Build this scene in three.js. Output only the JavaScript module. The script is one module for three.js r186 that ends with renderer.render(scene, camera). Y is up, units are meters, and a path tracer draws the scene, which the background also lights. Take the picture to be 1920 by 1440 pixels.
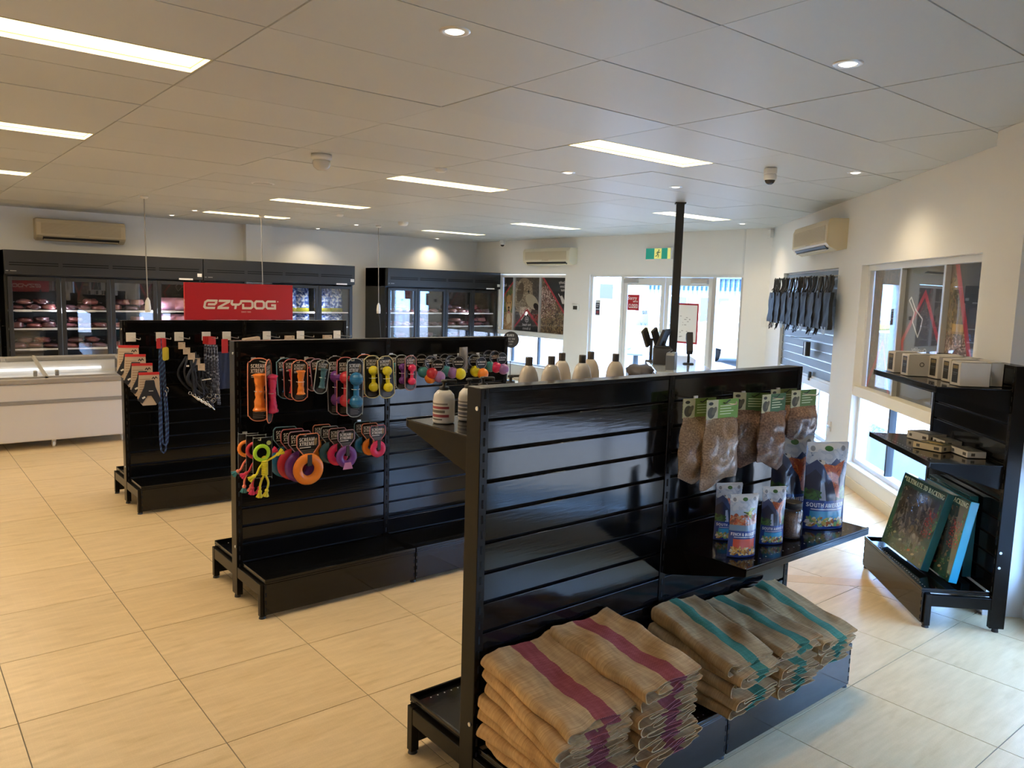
import * as THREE from 'three';
import { RoundedBoxGeometry } from 'three/addons/geometries/RoundedBoxGeometry.js';
import { mergeGeometries } from 'three/addons/utils/BufferGeometryUtils.js';
import { RectAreaLightUniformsLib } from 'three/addons/lights/RectAreaLightUniformsLib.js';
import { ImprovedNoise } from 'three/addons/math/ImprovedNoise.js';

// ---------- camera, sky, sun, exposure ----------
const scene = new THREE.Scene();
const camera = new THREE.PerspectiveCamera(52.39, 4 / 3, 0.05, 300);
const EYE = new THREE.Vector3(0, 1.7014, 0);
camera.position.copy(EYE);
camera.up.set(0.051576, 0.992562, -0.110274);
camera.lookAt(EYE.x + 0.627729, EYE.y - 0.118102, EYE.z - 0.769421);
camera.updateMatrixWorld(); camera.updateProjectionMatrix();
scene.add(camera);

const renderer = new THREE.WebGLRenderer({ antialias: true });
renderer.toneMapping = THREE.LinearToneMapping;
renderer.toneMappingExposure = 1.19;
renderer.shadowMap.enabled = true;
RectAreaLightUniformsLib.init();

const DAY = 14;                                            // sky radiance
scene.background = new THREE.Color().setRGB(0.40 * DAY, 0.78 * DAY, 1.50 * DAY);
const sun = new THREE.DirectionalLight(new THREE.Color().setRGB(1.0, 0.97, 0.92), 62);
sun.position.set(-0.5, 34, -16.5); sun.target.position.set(12, 0, -6);
sun.castShadow = true; sun.shadow.radius = 1;
Object.assign(sun.shadow.camera, { left: -40, right: 40, top: 40, bottom: -40, near: 1, far: 120 });
scene.add(sun, sun.target);
const LAMP_RGB = [1.0, 0.80, 0.54], LAMP = 18;              // fluorescent troffers
const SPOT_RGB = [1.0, 0.80, 0.52];                         // halogen downlights

// ---------- helpers ----------
const PI = Math.PI, H45 = PI / 4, SQ = Math.SQRT2;
const CH = 2.672;
const noise = new ImprovedNoise();
function rng(s) { return () => { s |= 0; s = s + 0x6D2B79F5 | 0; let t = Math.imul(s ^ s >>> 15, 1 | s); t = t + Math.imul(t ^ t >>> 7, 61 | t) ^ t; return ((t ^ t >>> 14) >>> 0) / 4294967296; }; }
const V = (x, y, z) => new THREE.Vector3(x, y, z);
const uw = (u, y, w) => [(u + w) / SQ, y, (w - u) / SQ];    // along / across the slanted window wall
function clean(g) {
  if (g.index) g = g.toNonIndexed();
  for (const k of Object.keys(g.attributes)) if (!['position', 'normal', 'uv', 'color'].includes(k)) g.deleteAttribute(k);
  if (!g.attributes.uv) g.setAttribute('uv', new THREE.BufferAttribute(new Float32Array(g.attributes.position.count * 2), 2));
  if (!g.attributes.normal) g.computeVertexNormals();
  return g;
}
function merge(list) {
  list = (Array.isArray(list) ? list : [list]).flat().map(clean);
  return list.length === 1 ? list[0] : mergeGeometries(list, false);
}
function put(g, x = 0, y = 0, z = 0, rx = 0, ry = 0, rz = 0, s = 1) {
  const m = new THREE.Matrix4().compose(V(x, y, z), new THREE.Quaternion().setFromEuler(new THREE.Euler(rx, ry, rz)), Array.isArray(s) ? V(...s) : V(s, s, s));
  return g.applyMatrix4(m);
}
const box = (w, h, d, x = 0, y = 0, z = 0, rx = 0, ry = 0, rz = 0) => put(new THREE.BoxGeometry(w, h, d), x, y, z, rx, ry, rz);
const span = (x0, x1, y0, y1, z0, z1) => box(x1 - x0, y1 - y0, z1 - z0, (x0 + x1) / 2, (y0 + y1) / 2, (z0 + z1) / 2);
const rbox = (w, h, d, r, x = 0, y = 0, z = 0, rx = 0, ry = 0, rz = 0, seg = 2) => put(new RoundedBoxGeometry(w, h, d, seg, Math.min(r, w / 2.01, h / 2.01, d / 2.01)), x, y, z, rx, ry, rz);
const rspan = (x0, x1, y0, y1, z0, z1, r = 0.004, seg = 1) => rbox(x1 - x0, y1 - y0, z1 - z0, r, (x0 + x1) / 2, (y0 + y1) / 2, (z0 + z1) / 2, 0, 0, 0, seg);
const cyl = (r0, r1, h, x = 0, y = 0, z = 0, seg = 24, rx = 0, ry = 0, rz = 0) => put(new THREE.CylinderGeometry(r0, r1, h, seg), x, y, z, rx, ry, rz);
const ball = (r, x, y, z, s = 1, seg = 24) => put(new THREE.SphereGeometry(r, seg, Math.ceil(seg * 0.66)), x, y, z, 0, 0, 0, s);
const lathe = (pts, seg = 32) => new THREE.LatheGeometry(pts.map(([a, b]) => new THREE.Vector2(a, b)), seg);
const tube = (pts, r, n = 24, seg = 8, closed = false) => new THREE.TubeGeometry(new THREE.CatmullRomCurve3(pts.map((p) => V(...p)), closed, 'catmullrom', 0.5), n, r, seg, closed);
const poly = (pts, depth, bevel = 0) => { const s = new THREE.Shape(pts.map((p) => new THREE.Vector2(...p))); return new THREE.ExtrudeGeometry(s, { depth, bevelEnabled: bevel > 0, bevelSize: bevel, bevelThickness: bevel, bevelSegments: 2, curveSegments: 10 }); };
function roundRect(w, h, r, n = 8) {                        // outline centred on 0
  const out = [];
  for (const [cx, cy, a0] of [[w / 2 - r, h / 2 - r, 0], [-w / 2 + r, h / 2 - r, PI / 2], [-w / 2 + r, -h / 2 + r, PI], [w / 2 - r, -h / 2 + r, 1.5 * PI]])
    for (let i = 0; i <= n; i++) { const a = a0 + (i / n) * PI / 2; out.push([cx + r * Math.cos(a), cy + r * Math.sin(a)]); }
  return out;
}
function flatUV(g, x0, y0, w, h) {                          // uv from local x,y
  g = clean(g); const p = g.attributes.position, uv = g.attributes.uv;
  for (let i = 0; i < p.count; i++) uv.setXY(i, (p.getX(i) - x0) / w, (p.getY(i) - y0) / h);
  return g;
}
const used = new Map();
function numbered(n) { const k = used.get(n) ?? 0; used.set(n, k + 1); return k ? n + '_' + String(k).padStart(3, '0') : n; }
function mesh(name, geos, mat, parent, pos, ry) {
  const o = new THREE.Mesh(merge(geos), mat); o.name = parent ? name : numbered(name);
  o.castShadow = o.receiveShadow = true;
  if (pos) o.position.set(...pos);
  if (ry) o.rotation.y = ry;
  (parent ?? scene).add(o); return o;
}
function shared(name, geo, mat, parent, pos, rot) {         // no merging: geometry is reused as it is
  const o = new THREE.Mesh(geo, mat); o.name = parent ? name : numbered(name); o.castShadow = o.receiveShadow = true;
  if (pos) o.position.set(...pos);
  if (rot) o.rotation.set(...rot);
  (parent ?? scene).add(o); return o;
}
function tag(o, label, category, group) { o.userData.label = label; o.userData.category = category; if (group) o.userData.group = group; return o; }
function thing(name, label, category, pos = [0, 0, 0], ry = 0, group) {
  const o = new THREE.Group(); o.name = numbered(name); o.position.set(...pos); o.rotation.y = ry; scene.add(o); return tag(o, label, category, group);
}
function copyOf(src, label, pos, ry, group) {
  const o = src.clone(); o.name = numbered(src.name.replace(/_\d{3}$/, '')); o.userData = { ...src.userData };
  scene.add(o); if (pos) o.position.set(...pos); if (ry !== undefined) o.rotation.y = ry;
  o.userData.label = label; if (group) o.userData.group = group; return o;
}
function struct(name, geos, mat, pos, ry) { const o = mesh(name, geos, mat, null, pos, ry); o.userData.kind = 'structure'; return o; }
function structGroup(name, label, pos = [0, 0, 0], ry = 0) { const o = new THREE.Group(); o.name = numbered(name); o.position.set(...pos); o.rotation.y = ry; scene.add(o); o.userData.kind = 'structure'; o.userData.label = label; return o; }
const ORD = ['topmost', 'second', 'third', 'fourth', 'fifth', 'sixth', 'seventh', 'eighth', 'ninth', 'tenth', 'eleventh', 'twelfth', 'thirteenth'];

// ---------- textures ----------
function canvasTex(w, h, draw, repeat) {
  const c = document.createElement('canvas'); c.width = w; c.height = h;
  draw(c.getContext('2d'), w, h);
  const t = new THREE.CanvasTexture(c); t.colorSpace = THREE.SRGBColorSpace; t.magFilter = THREE.LinearFilter; t.anisotropy = 8;
  if (repeat) { t.wrapS = t.wrapT = THREE.RepeatWrapping; t.repeat.set(...repeat); }
  return t;
}
function dataTex(w, h, fn, srgb = true, repeat) {           // fn(x 0..1, y 0..1) -> [r,g,b] 0..255
  const d = new Uint8Array(w * h * 4);
  for (let j = 0; j < h; j++) for (let i = 0; i < w; i++) {
    const c = fn(i / w, j / h, i, j), k = (j * w + i) * 4;
    for (let n = 0; n < 3; n++) d[k + n] = Math.max(0, Math.min(255, c[n])); d[k + 3] = 255;
  }
  const t = new THREE.DataTexture(d, w, h); t.magFilter = THREE.LinearFilter; t.minFilter = THREE.LinearMipmapLinearFilter; t.generateMipmaps = true;
  if (srgb) t.colorSpace = THREE.SRGBColorSpace;
  t.wrapS = t.wrapT = THREE.RepeatWrapping; if (repeat) t.repeat.set(...repeat);
  t.needsUpdate = true; return t;
}
function fbm(x, y, z, oct = 4) { let s = 0, a = 0.5, f = 1; for (let i = 0; i < oct; i++) { s += a * noise.noise(x * f, y * f, z + i * 7.3); f *= 2.03; a *= 0.5; } return s; }

// ---------- materials ----------
const C = (r, g, b) => new THREE.Color().setRGB(r, g, b);
const std = (color, roughness = 0.6, o = {}) => new THREE.MeshPhysicalMaterial({ color: Array.isArray(color) ? C(...color) : color, roughness, ...o });
const peel = dataTex(256, 256, (x, y) => { const v = 128 + 90 * fbm(x * 9, y * 9, 3.1, 3); return [v, v, v]; }, false);
const grainT = dataTex(256, 256, (x, y, i, j) => { const v = 128 + 60 * fbm(x * 24, y * 24, 9.1, 3) + ((i * 7919 + j * 104729) % 13) * 3; return [v, v, v]; }, false);
const MAT = {
  black: std([0.0045, 0.0048, 0.0055], 0.10, { bumpMap: peel, bumpScale: 0.0002, specularIntensity: 0.85 }),
  blackEdge: std([0.006, 0.0052, 0.005], 0.24, { specularIntensity: 0.3 }),
  blackDull: std([0.010, 0.010, 0.011], 0.55),
  upright: std([0.006, 0.0052, 0.0045], 0.24, { specularIntensity: 0.42 }),
  slot: std([0.002, 0.002, 0.002], 0.9),
  wall: std([0.84, 0.84, 0.825], 0.75),
  ceil: std([0.70, 0.69, 0.665], 0.42, { bumpMap: grainT, bumpScale: 0.0004, specularIntensity: 0.7 }),
  ceilGrid: std([0.50, 0.495, 0.475], 0.55),
  white: std([0.80, 0.80, 0.79], 0.4),
  frameWhite: std([0.76, 0.77, 0.77], 0.35),
  alu: std([0.60, 0.61, 0.61], 0.35, { metalness: 0.6 }),
  chrome: std([0.72, 0.72, 0.72], 0.18, { metalness: 1 }),
  zinc: std([0.75, 0.75, 0.74], 0.3, { metalness: 0.8 }),
  beige: std([0.66, 0.56, 0.37], 0.45),
  beigeDark: std([0.50, 0.41, 0.26], 0.5),
  beigePale: std([0.74, 0.68, 0.52], 0.45),
  dark: std([0.03, 0.03, 0.032], 0.5),
  fridge: std([0.017, 0.0175, 0.018], 0.4),
  fridgeIn: std([0.09, 0.09, 0.10], 0.5),
  rubber: std([0.02, 0.02, 0.02], 0.7),
  grey: std([0.32, 0.31, 0.29], 0.5),
  glass: new THREE.MeshPhysicalMaterial({ color: 0xffffff, roughness: 0.0, transmission: 1, thickness: 0, ior: 1.5 }),
  grout: std([0.26, 0.22, 0.17], 0.85),
  plug: std([0.82, 0.81, 0.78], 0.4),
};
// ---------- room outline (convex, seen from above as x,z) ----------
const XR = 9.65, ZB = -13.1, XL = -3.6, ZF = 3.2, WW = 2.411;
const ROOM = [[XL, ZF], [SQ * WW - ZF, ZF], [XR, SQ * WW - XR], [XR, ZB], [XL, ZB]];
function clipRoom(pts, inset = 0) {
  let out = pts;
  for (let i = 0; i < ROOM.length && out.length; i++) {
    const [ax, az] = ROOM[i], [bx, bz] = ROOM[(i + 1) % ROOM.length];
    const L = Math.hypot(bx - ax, bz - az), nx = (bz - az) / L, nz = -(bx - ax) / L;   // inward normal
    const side = (p) => (p[0] - ax) * nx + (p[1] - az) * nz - inset;
    const nxt = [];
    for (let k = 0; k < out.length; k++) {
      const p = out[k], q = out[(k + 1) % out.length], sp = side(p), sq = side(q);
      if (sp >= 0) nxt.push(p);
      if ((sp >= 0) !== (sq >= 0)) { const t = sp / (sp - sq); nxt.push([p[0] + t * (q[0] - p[0]), p[1] + t * (q[1] - p[1])]); }
    }
    out = nxt;
  }
  return out;
}
const area = (p) => Math.abs(p.reduce((s, a, i) => { const b = p[(i + 1) % p.length]; return s + a[0] * b[1] - a[1] * b[0]; }, 0)) / 2;
const roomCentre = [3, -6];
{ // make sure the inward normals point inward for this winding
  const [a, b] = ROOM, L = Math.hypot(b[0] - a[0], b[1] - a[1]);
  if (((roomCentre[0] - a[0]) * (b[1] - a[1]) - (roomCentre[1] - a[1]) * (b[0] - a[0])) / L < 0) ROOM.reverse();
}
function slab(pts, y0, y1) {                                // pts in x,z
  const g = poly(pts.map(([x, z]) => [x, -z]), y1 - y0); return put(g, 0, y0, 0, -PI / 2);
}
const frustum = (() => { const f = new THREE.Frustum(); f.setFromProjectionMatrix(new THREE.Matrix4().multiplyMatrices(camera.projectionMatrix, camera.matrixWorldInverse)); return f; })();
const inView = (x, y, z, r) => frustum.intersectsSphere(new THREE.Sphere(V(x, y, z), r));

// ---------- floor: 59 cm porcelain tiles ----------
{
  const floor = struct('floor', slab(ROOM, -0.15, -0.003), MAT.grout); floor.userData.label = 'shop floor of large square cream porcelain tiles';
  const S = 0.59, X0 = 0.9312, Z0 = -2.7579, G = 0.0022;
  const tex = [1, 2, 3, 4].map((n) => dataTex(256, 256, (x, y, i, j) => {
    const r = fbm(x * 2.2 + n * 11, y * 13, n * 3.7, 5), c = fbm(x * 5 + n, y * 30, n * 9.1, 3), f = ((i * 73 + j * 151 + i * j * 7) % 17) / 17 - 0.5;
    const vein = Math.max(0, fbm(x * 3 + 40 * n, y * 10 + 3, n, 4) - 0.18) * 34;
    const v = r * 15 + c * 10 + f * 7 - vein;
    return [226 + v, 201 + v * 1.05 - vein * 0.1, 159 + v * 1.15 - vein * 0.2];
  }));
  const mats = []; const R = rng(5);
  for (let i = 0; i < 12; i++) { const k = 0.96 + 0.05 * R(); mats.push(std([k, k * (0.99 + 0.01 * R()), k * (0.97 + 0.04 * R())], 0.3, { map: tex[i % 4], specularIntensity: 0.75 })); }
  const full = []; for (const fl of [0, 1]) { const g = clean(box(S - 2 * G, 0.012, S - 2 * G, 0, -0.006, 0)); if (fl) { const uv = g.attributes.uv; for (let i = 0; i < uv.count; i++) uv.setXY(i, 1 - uv.getX(i), 1 - uv.getY(i)); } full.push(g); }
  const list = [];
  for (let i = -9; i < 16; i++) for (let k = -11; k < 19; k++) {
    const xa = X0 + S * i + G, xb = X0 + S * (i + 1) - G, za = Z0 - S * k - G, zb = Z0 - S * (k + 1) + G;
    const raw = [[xa, za], [xb, za], [xb, zb], [xa, zb]], cl = clipRoom(raw, 0.001);
    if (cl.length < 3 || area(cl) < 0.002) continue;
    const cx = (xa + xb) / 2, cz = (za + zb) / 2;
    list.push({ cl, whole: area(cl) > 0.999 * area(raw), cx, cz, d: Math.hypot(cx, cz), seen: inView(cx, 0, cz, 0.42), i, k });
  }
  list.sort((a, b) => (b.seen - a.seen) || a.d - b.d);
  const rest = [];
  list.forEach((t, n) => {
    const m = mats[Math.floor(R() * 12)], fl = R() < 0.5 ? 0 : 1;
    if (t.whole && n < 298 && t.seen) { shared('tile', full[fl], m, floor, [t.cx, 0, t.cz]); return; }
    let g; if (t.whole) g = full[fl].clone().translate(t.cx, 0, t.cz);
    else { g = clean(slab(t.cl, -0.012, 0)); const p = g.attributes.position, uv = g.attributes.uv; for (let q = 0; q < p.count; q++) uv.setXY(q, (p.getX(q) - t.cx) / S + 0.5, (p.getZ(q) - t.cz) / S + 0.5); }
    if (n < 298 && t.seen) shared('tile', g, m, floor); else rest.push(g);
  });
  const r = mesh('tile_field', rest, mats[0], floor); r.userData.kind = 'stuff'; r.userData.label = 'cream floor tiles at the far edges of the room';
  const strip = mesh('tile_strip', slab([[4.72, 1.0], [4.845, 1.0], [4.845, 1.85], [4.72, 1.85]].map(([u, w]) => { const p = uw(u, 0, w); return [p[0], p[2]]; }), 0, 0.0008), std([0.96, 0.86, 0.70], 0.4, { map: tex[1] }), floor);
  strip.userData.label = 'narrow tan tile strip running slantwise into the floor';
}

// ---------- ceiling: 1.2 x 0.6 m lay-in tiles ----------
const CX0 = 1.2121, CZ0 = -3.0278;
const ROWS = [[-3.628, -3.928], [-6.028, -6.328], [-8.728, -9.028], [-11.128, -11.428], [-1.228, -1.528], [1.172, 0.872]];
const TROFFERS = [];
for (const [c, rows] of [[-1, [0, 1, 2, 3]], [2, [0, 1, 2, 3]], [5, [1, 2, 3]], [-4, [0, 1, 2, 3, 4]]]) for (const r of rows) TROFFERS.push({ c, r, x0: CX0 + 1.2 * c, x1: CX0 + 1.2 * (c + 1), z0: ROWS[r][0], z1: ROWS[r][1] });
{
  const ceil = struct('ceiling', slab(ROOM, CH + 0.075, CH + 0.22), MAT.ceilGrid); ceil.userData.label = 'white suspended ceiling of oblong lay-in panels';
  const G = 0.004, T = 0.014, R = rng(8);
  const bars = [];
  for (let i = -5; i < 9; i++) { const x = CX0 + 1.2 * i; const cl = clipRoom([[x - 0.011, 10], [x + 0.011, 10], [x + 0.011, -20], [x - 0.011, -20]]); if (cl.length > 2) bars.push(slab(cl, CH + 0.006, CH + 0.03)); }
  const inLight = (x, z) => TROFFERS.some((t) => x > t.x0 + 0.02 && x < t.x1 - 0.02 && z < t.z0 - 0.02 && z > t.z1 + 0.02);
  const mats = [0, 1, 2, 3].map((n) => { const k = 0.97 + 0.02 * n; return std([0.585 * k, 0.60 * k, 0.58 * k], 0.40 + 0.02 * n, { specularIntensity: 0.75 }); });
  for (let k = -11; k < 18; k++) {
    const z = CZ0 - 0.6 * k;
    for (let i = -5; i < 8; i++) {
      const xa = CX0 + 1.2 * i, xb = xa + 1.2;
      if (!inLight(xa + 0.6, z - 0.02 - 0.01) || !inLight(xa + 0.6, z + 0.03)) { const cl = clipRoom([[xa, z + 0.011], [xb, z + 0.011], [xb, z - 0.011], [xa, z - 0.011]]); if (cl.length > 2) bars.push(slab(cl, CH + 0.006, CH + 0.03)); }
      let z0 = z - G, z1 = z - 0.6 + G; const lights = TROFFERS.filter((t) => Math.abs(t.x0 - xa) < 0.1 && t.z0 < z + 0.02 && t.z1 > z - 0.62);
      for (const t of lights) { if (t.z0 > z - 0.02) z0 = t.z1 - G; else z1 = t.z0 + G; }
      if (z0 - z1 < 0.05) continue;
      const cl = clipRoom([[xa + G, z0], [xb - G, z0], [xb - G, z1], [xa + G, z1]], 0.002);
      if (cl.length < 3 || area(cl) < 0.003) continue;
      const g = clean(slab(cl, CH, CH + T)); const p = g.attributes.position, uv = g.attributes.uv; for (let q = 0; q < p.count; q++) uv.setXY(q, p.getX(q) * 2, p.getZ(q) * 2);
      const dy = (R() - 0.5) * 0.003;
      shared('ceiling_tile', g, mats[Math.floor(R() * 4)], ceil, [0, dy, 0]);
    }
  }
  mesh('ceiling_grid', bars, MAT.ceilGrid, ceil).userData.label = 'white metal ceiling grid bars';
}

// ---------- walls ----------
const T0 = 0.16;
struct('wall_back', span(XL - T0, XR + T0, -0.15, CH + 0.2, ZB - T0, ZB), MAT.wall).userData.label = 'cream painted wall behind the upright fridges';
struct('wall_left', span(XL - T0, XL, -0.15, CH + 0.2, ZB, ZF + T0), MAT.wall).userData.label = 'cream painted side wall out of view';
struct('wall_front', span(XL - T0, SQ * WW - ZF + 0.3, -0.15, CH + 0.2, ZF, ZF + T0), MAT.wall).userData.label = 'cream painted wall behind the viewer';
struct('trim_1', span(4.81, 5.25, 0, CH - 0.001, ZB, ZB + 0.14), MAT.wall).userData.label = 'square pier standing out from the fridge wall';
{ // door wall, openings: window z -12.31..-10.42, doors z -9.76..-6.69
  const ZC = SQ * WW - XR, g = [];
  g.push(span(XR, XR + T0, 2.03, CH + 0.2, ZB, ZC + 0.1));
  g.push(span(XR, XR + T0, -0.15, 2.03, ZB, -12.33));
  g.push(span(XR, XR + T0, -0.15, 0.28, -12.33, -10.40));
  g.push(span(XR, XR + T0, -0.15, 2.03, -10.40, -9.78));
  g.push(span(XR, XR + T0, -0.15, 2.03, -6.67, ZC + 0.1));
  g.push(span(XR, XR + T0, -0.15, -0.002, -9.78, -6.67));
  const w = struct('wall_right', g, MAT.wall); w.userData.label = 'white wall around the glass entrance doors';
  mesh('joint_cover', span(XR - 0.006, XR, 2.03, CH, -6.70, -6.672), MAT.frameWhite, w).userData.label = 'thin vertical cover strip over the door corner';
}
const OPEN = [[5.24, 7.47], [8.16, 10.44], [2.02, 3.18], [3.36, 4.33], [-0.6, 1.2]], OY0 = 0.20, OY1 = 2.03, WT = 0.17;
{ // slanted wall, local x = along the wall, local z = across it
  const g = []; let u = (SQ * WW - 2 * ZF) / SQ - 0.3; const uEnd = (2 * XR - SQ * WW) / SQ + 0.12;
  for (const [a, b] of [...OPEN].sort((p, q) => p[0] - q[0])) { g.push(span(u, a, -0.15, CH + 0.2, WW, WW + WT)); g.push(span(a, b, -0.15, OY0, WW, WW + WT), span(a, b, OY1, CH + 0.2, WW, WW + WT)); u = b; }
  g.push(span(u, uEnd, -0.15, CH + 0.2, WW, WW + WT));
  struct('wall_slanted', g, MAT.wall, [0, 0, 0], H45).userData.label = 'slanted cream wall holding the low windows and posters';
  struct('trim_2', span(4.39, 4.77, 0, CH - 0.001, 2.213, WW + 0.001), MAT.wall, [0, 0, 0], H45).userData.label = 'broad pier between the window bays behind the black shelving';
  const bb = [[4.77, 5.24], [7.47, 8.16], [10.44, uEnd - 0.13], [5.24, 7.47], [8.16, 10.44]];
  bb.forEach(([a, b]) => { const o = struct('baseboard_right', [rspan(a, b, 0, 0.09, WW - 0.014, WW, 0.004)], MAT.beigePale, [0, 0, 0], H45); o.userData.label = 'low cream skirting along the slanted wall'; });
  struct('baseboard_pier', [rspan(4.385, 4.775, 0, 0.09, 2.2, 2.213, 0.004)], MAT.white, [0, 0, 0], H45).userData.label = 'low white skirting round the pier behind the black shelving';
}
// ---------- printed pictures on the window film ----------
function blob(c, x, y, rx, ry, col, rot = 0) { c.save(); c.translate(x, y); c.rotate(rot); c.fillStyle = col; c.beginPath(); c.ellipse(0, 0, rx, ry, 0, 0, 2 * PI); c.fill(); c.restore(); }
function stroke(c, pts, col, w) { c.strokeStyle = col; c.lineWidth = w; c.lineJoin = 'miter'; c.beginPath(); pts.forEach(([x, y], i) => (i ? c.lineTo(x, y) : c.moveTo(x, y))); c.stroke(); }
function mirrorText(c, s, x, y, font, col) { c.save(); c.translate(x, y); c.scale(-1, 1); c.font = font; c.fillStyle = col; c.textAlign = 'center'; c.fillText(s, 0, 0); c.restore(); }
function speckle(c, x0, y0, x1, y1, n, cols, r0, r1, seed, stretch = 1.8) { const R = rng(seed); for (let i = 0; i < n; i++) { blob(c, x0 + R() * (x1 - x0), y0 + R() * (y1 - y0), r0 + R() * (r1 - r0), (r0 + R() * (r1 - r0)) / stretch, cols[Math.floor(R() * cols.length)], R() * PI); } }
const RED = '#b23540', INK = '#2b2b2d', PAPER = '#d8d6d2';
function clipPoly(c, pts, fn) { c.save(); c.beginPath(); pts.forEach(([x, y], i) => (i ? c.lineTo(x, y) : c.moveTo(x, y))); c.closePath(); c.clip(); fn(); c.restore(); }
const FUR = ['#b99b76', '#a58660', '#c6ab88', '#8d6f4e', '#d4bd9d'];
const MEAT = ['#7d5a54', '#a98a80', '#5e3f3a', '#c3aba0', '#8c6a62', '#3f2a27', '#d2c3b8'];
const WOOD = ['#5b4a38', '#7b6549', '#3d3128', '#8d7a5c', '#675339'];
const posterDog = canvasTex(300, 720, (c, w, h) => {
  c.fillStyle = INK; c.fillRect(0, 0, w, h);
  clipPoly(c, [[0, 250], [w, 30], [w, h], [0, h]], () => {
    c.fillStyle = '#6d7a4e'; c.fillRect(0, 0, w, h); speckle(c, 0, 0, w, h, 500, ['#5d6b42', '#7d8a5a', '#4d5a38'], 6, 24, 3);
    blob(c, 150, 640, 130, 190, '#a9875c'); speckle(c, 30, 480, 270, 720, 400, FUR, 4, 14, 4);
    blob(c, 150, 360, 88, 120, '#b8925f'); blob(c, 225, 270, 34, 56, '#9a7448', 0.5); blob(c, 60, 290, 28, 60, '#8c683f', -0.3);
    blob(c, 150, 430, 55, 70, '#c9a878'); blob(c, 118, 350, 10, 11, '#1d1512'); blob(c, 185, 345, 10, 11, '#1d1512');
    blob(c, 150, 412, 24, 17, '#171312'); blob(c, 150, 462, 28, 30, '#2b1614'); blob(c, 152, 478, 18, 24, '#c47f80'); blob(c, 150, 560, 60, 70, '#d9c6a6');
  });
  stroke(c, [[-10, 262], [w + 10, 30]], RED, 26);
  mirrorText(c, 'Acc', 40, 130, 'bold 50px sans-serif', PAPER);
});
const posterBone = canvasTex(560, 720, (c, w, h) => {
  c.fillStyle = '#4b443c'; c.fillRect(0, 0, w, h); speckle(c, 0, 0, w, h, 700, ['#3d3731', '#574f45', '#453f38'], 8, 30, 5);
  blob(c, 190, 250, 200, 240, '#8d7f6b', 0.2); speckle(c, 20, 60, 380, 460, 700, ['#a39580', '#7b6d5a', '#b8ab96', '#6a5d4c'], 5, 18, 6);
  blob(c, 380, 320, 150, 85, '#b3a790', 0.45); blob(c, 470, 380, 60, 42, '#2c2522', 0.4); blob(c, 300, 190, 22, 18, '#201a17'); blob(c, 120, 200, 70, 130, '#5f5242', 0.3);
  blob(c, 230, 480, 110, 90, '#cfc1ad'); speckle(c, 140, 400, 330, 560, 200, ['#e0d5c4', '#b9a68e', '#8f6055', '#c9b7a0'], 5, 20, 7); speckle(c, 360, 480, 540, 560, 160, ['#8a3f3a', '#b3655c', '#6b2c29'], 4, 16, 8);
  clipPoly(c, [[280, 470], [0, 720], [w, 720]], () => { c.fillStyle = INK; c.fillRect(0, 0, w, h); });
  stroke(c, [[-20, 690], [285, 430], [w, 660]], RED, 28);
  c.strokeStyle = PAPER; c.lineWidth = 6; c.beginPath(); c.arc(280, 555, 36, 0, 2 * PI); c.stroke(); stroke(c, [[255, 555], [305, 555]], PAPER, 8); stroke(c, [[262, 540], [298, 540]], PAPER, 5); stroke(c, [[262, 572], [298, 572]], PAPER, 5);
  mirrorText(c, 'Pet Food', 280, 640, 'bold 44px sans-serif', PAPER); mirrorText(c, '& Bones', 280, 690, 'bold 44px sans-serif', PAPER);
});
const posterGame = canvasTex(560, 720, (c, w, h) => {
  c.fillStyle = '#5a4a3a'; c.fillRect(0, 0, w, h); speckle(c, 0, 0, w, h, 900, WOOD, 8, 34, 9);
  speckle(c, 0, 120, 330, 520, 700, MEAT, 6, 22, 10, 2.6); speckle(c, 150, 420, w, 720, 400, ['#4e4232', '#8a7757', '#a8946d', '#3a3026'], 4, 26, 11, 5);
  const R = rng(12); for (let i = 0; i < 26; i++) { const x = R() * w, y = 480 + R() * 240; stroke(c, [[x, y], [x + 120 * (R() - 0.3), y - 60 * R()]], ['#b6a37c', '#7d6b4b', '#d5c7a6'][i % 3], 4); }
  clipPoly(c, [[30, 0], [w, 0], [w, 470]], () => { c.fillStyle = INK; c.fillRect(0, 0, w, h); });
  stroke(c, [[20, -10], [w + 10, 480]], RED, 30);
  mirrorText(c, 'Quality', 465, 80, 'italic bold 40px sans-serif', PAPER); mirrorText(c, 'Game', 480, 128, 'italic bold 40px sans-serif', PAPER); mirrorText(c, 'Meat', 495, 174, 'italic bold 40px sans-serif', PAPER);
  stroke(c, [[390, 205], [430, 245]], PAPER, 16); c.fillStyle = PAPER; clipPoly(c, [[425, 240], [470, 225], [540, 300], [540, 330], [480, 330]], () => c.fillRect(0, 0, w, h));
});
const posterFeather = canvasTex(420, 760, (c, w, h) => {
  c.fillStyle = '#3a352f'; c.fillRect(0, 0, w, h); speckle(c, 0, 0, w, h, 900, ['#4a4038', '#5d4a3d', '#2d2824', '#6b5140', '#3c4038'], 6, 34, 21, 3);
  const R = rng(22); for (let i = 0; i < 60; i++) { const x = R() * w * 0.6, y = R() * 560; stroke(c, [[x, y], [x + 30 * R() - 10, y + 130 * R()]], ['#7d4a3a', '#8d6249', '#554b40', '#9c7450'][i % 4], 3 + 8 * R()); }
  speckle(c, 130, 180, 190, 380, 90, ['#b58b56', '#c9a064', '#94703f'], 6, 22, 23); speckle(c, 20, 420, 180, 700, 200, ['#6d6a5c', '#8a8674', '#4d4b41'], 4, 26, 24, 5);
  stroke(c, [[-10, 760], [190, 450], [210, 480], [330, 770]], RED, 24);
});
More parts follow.
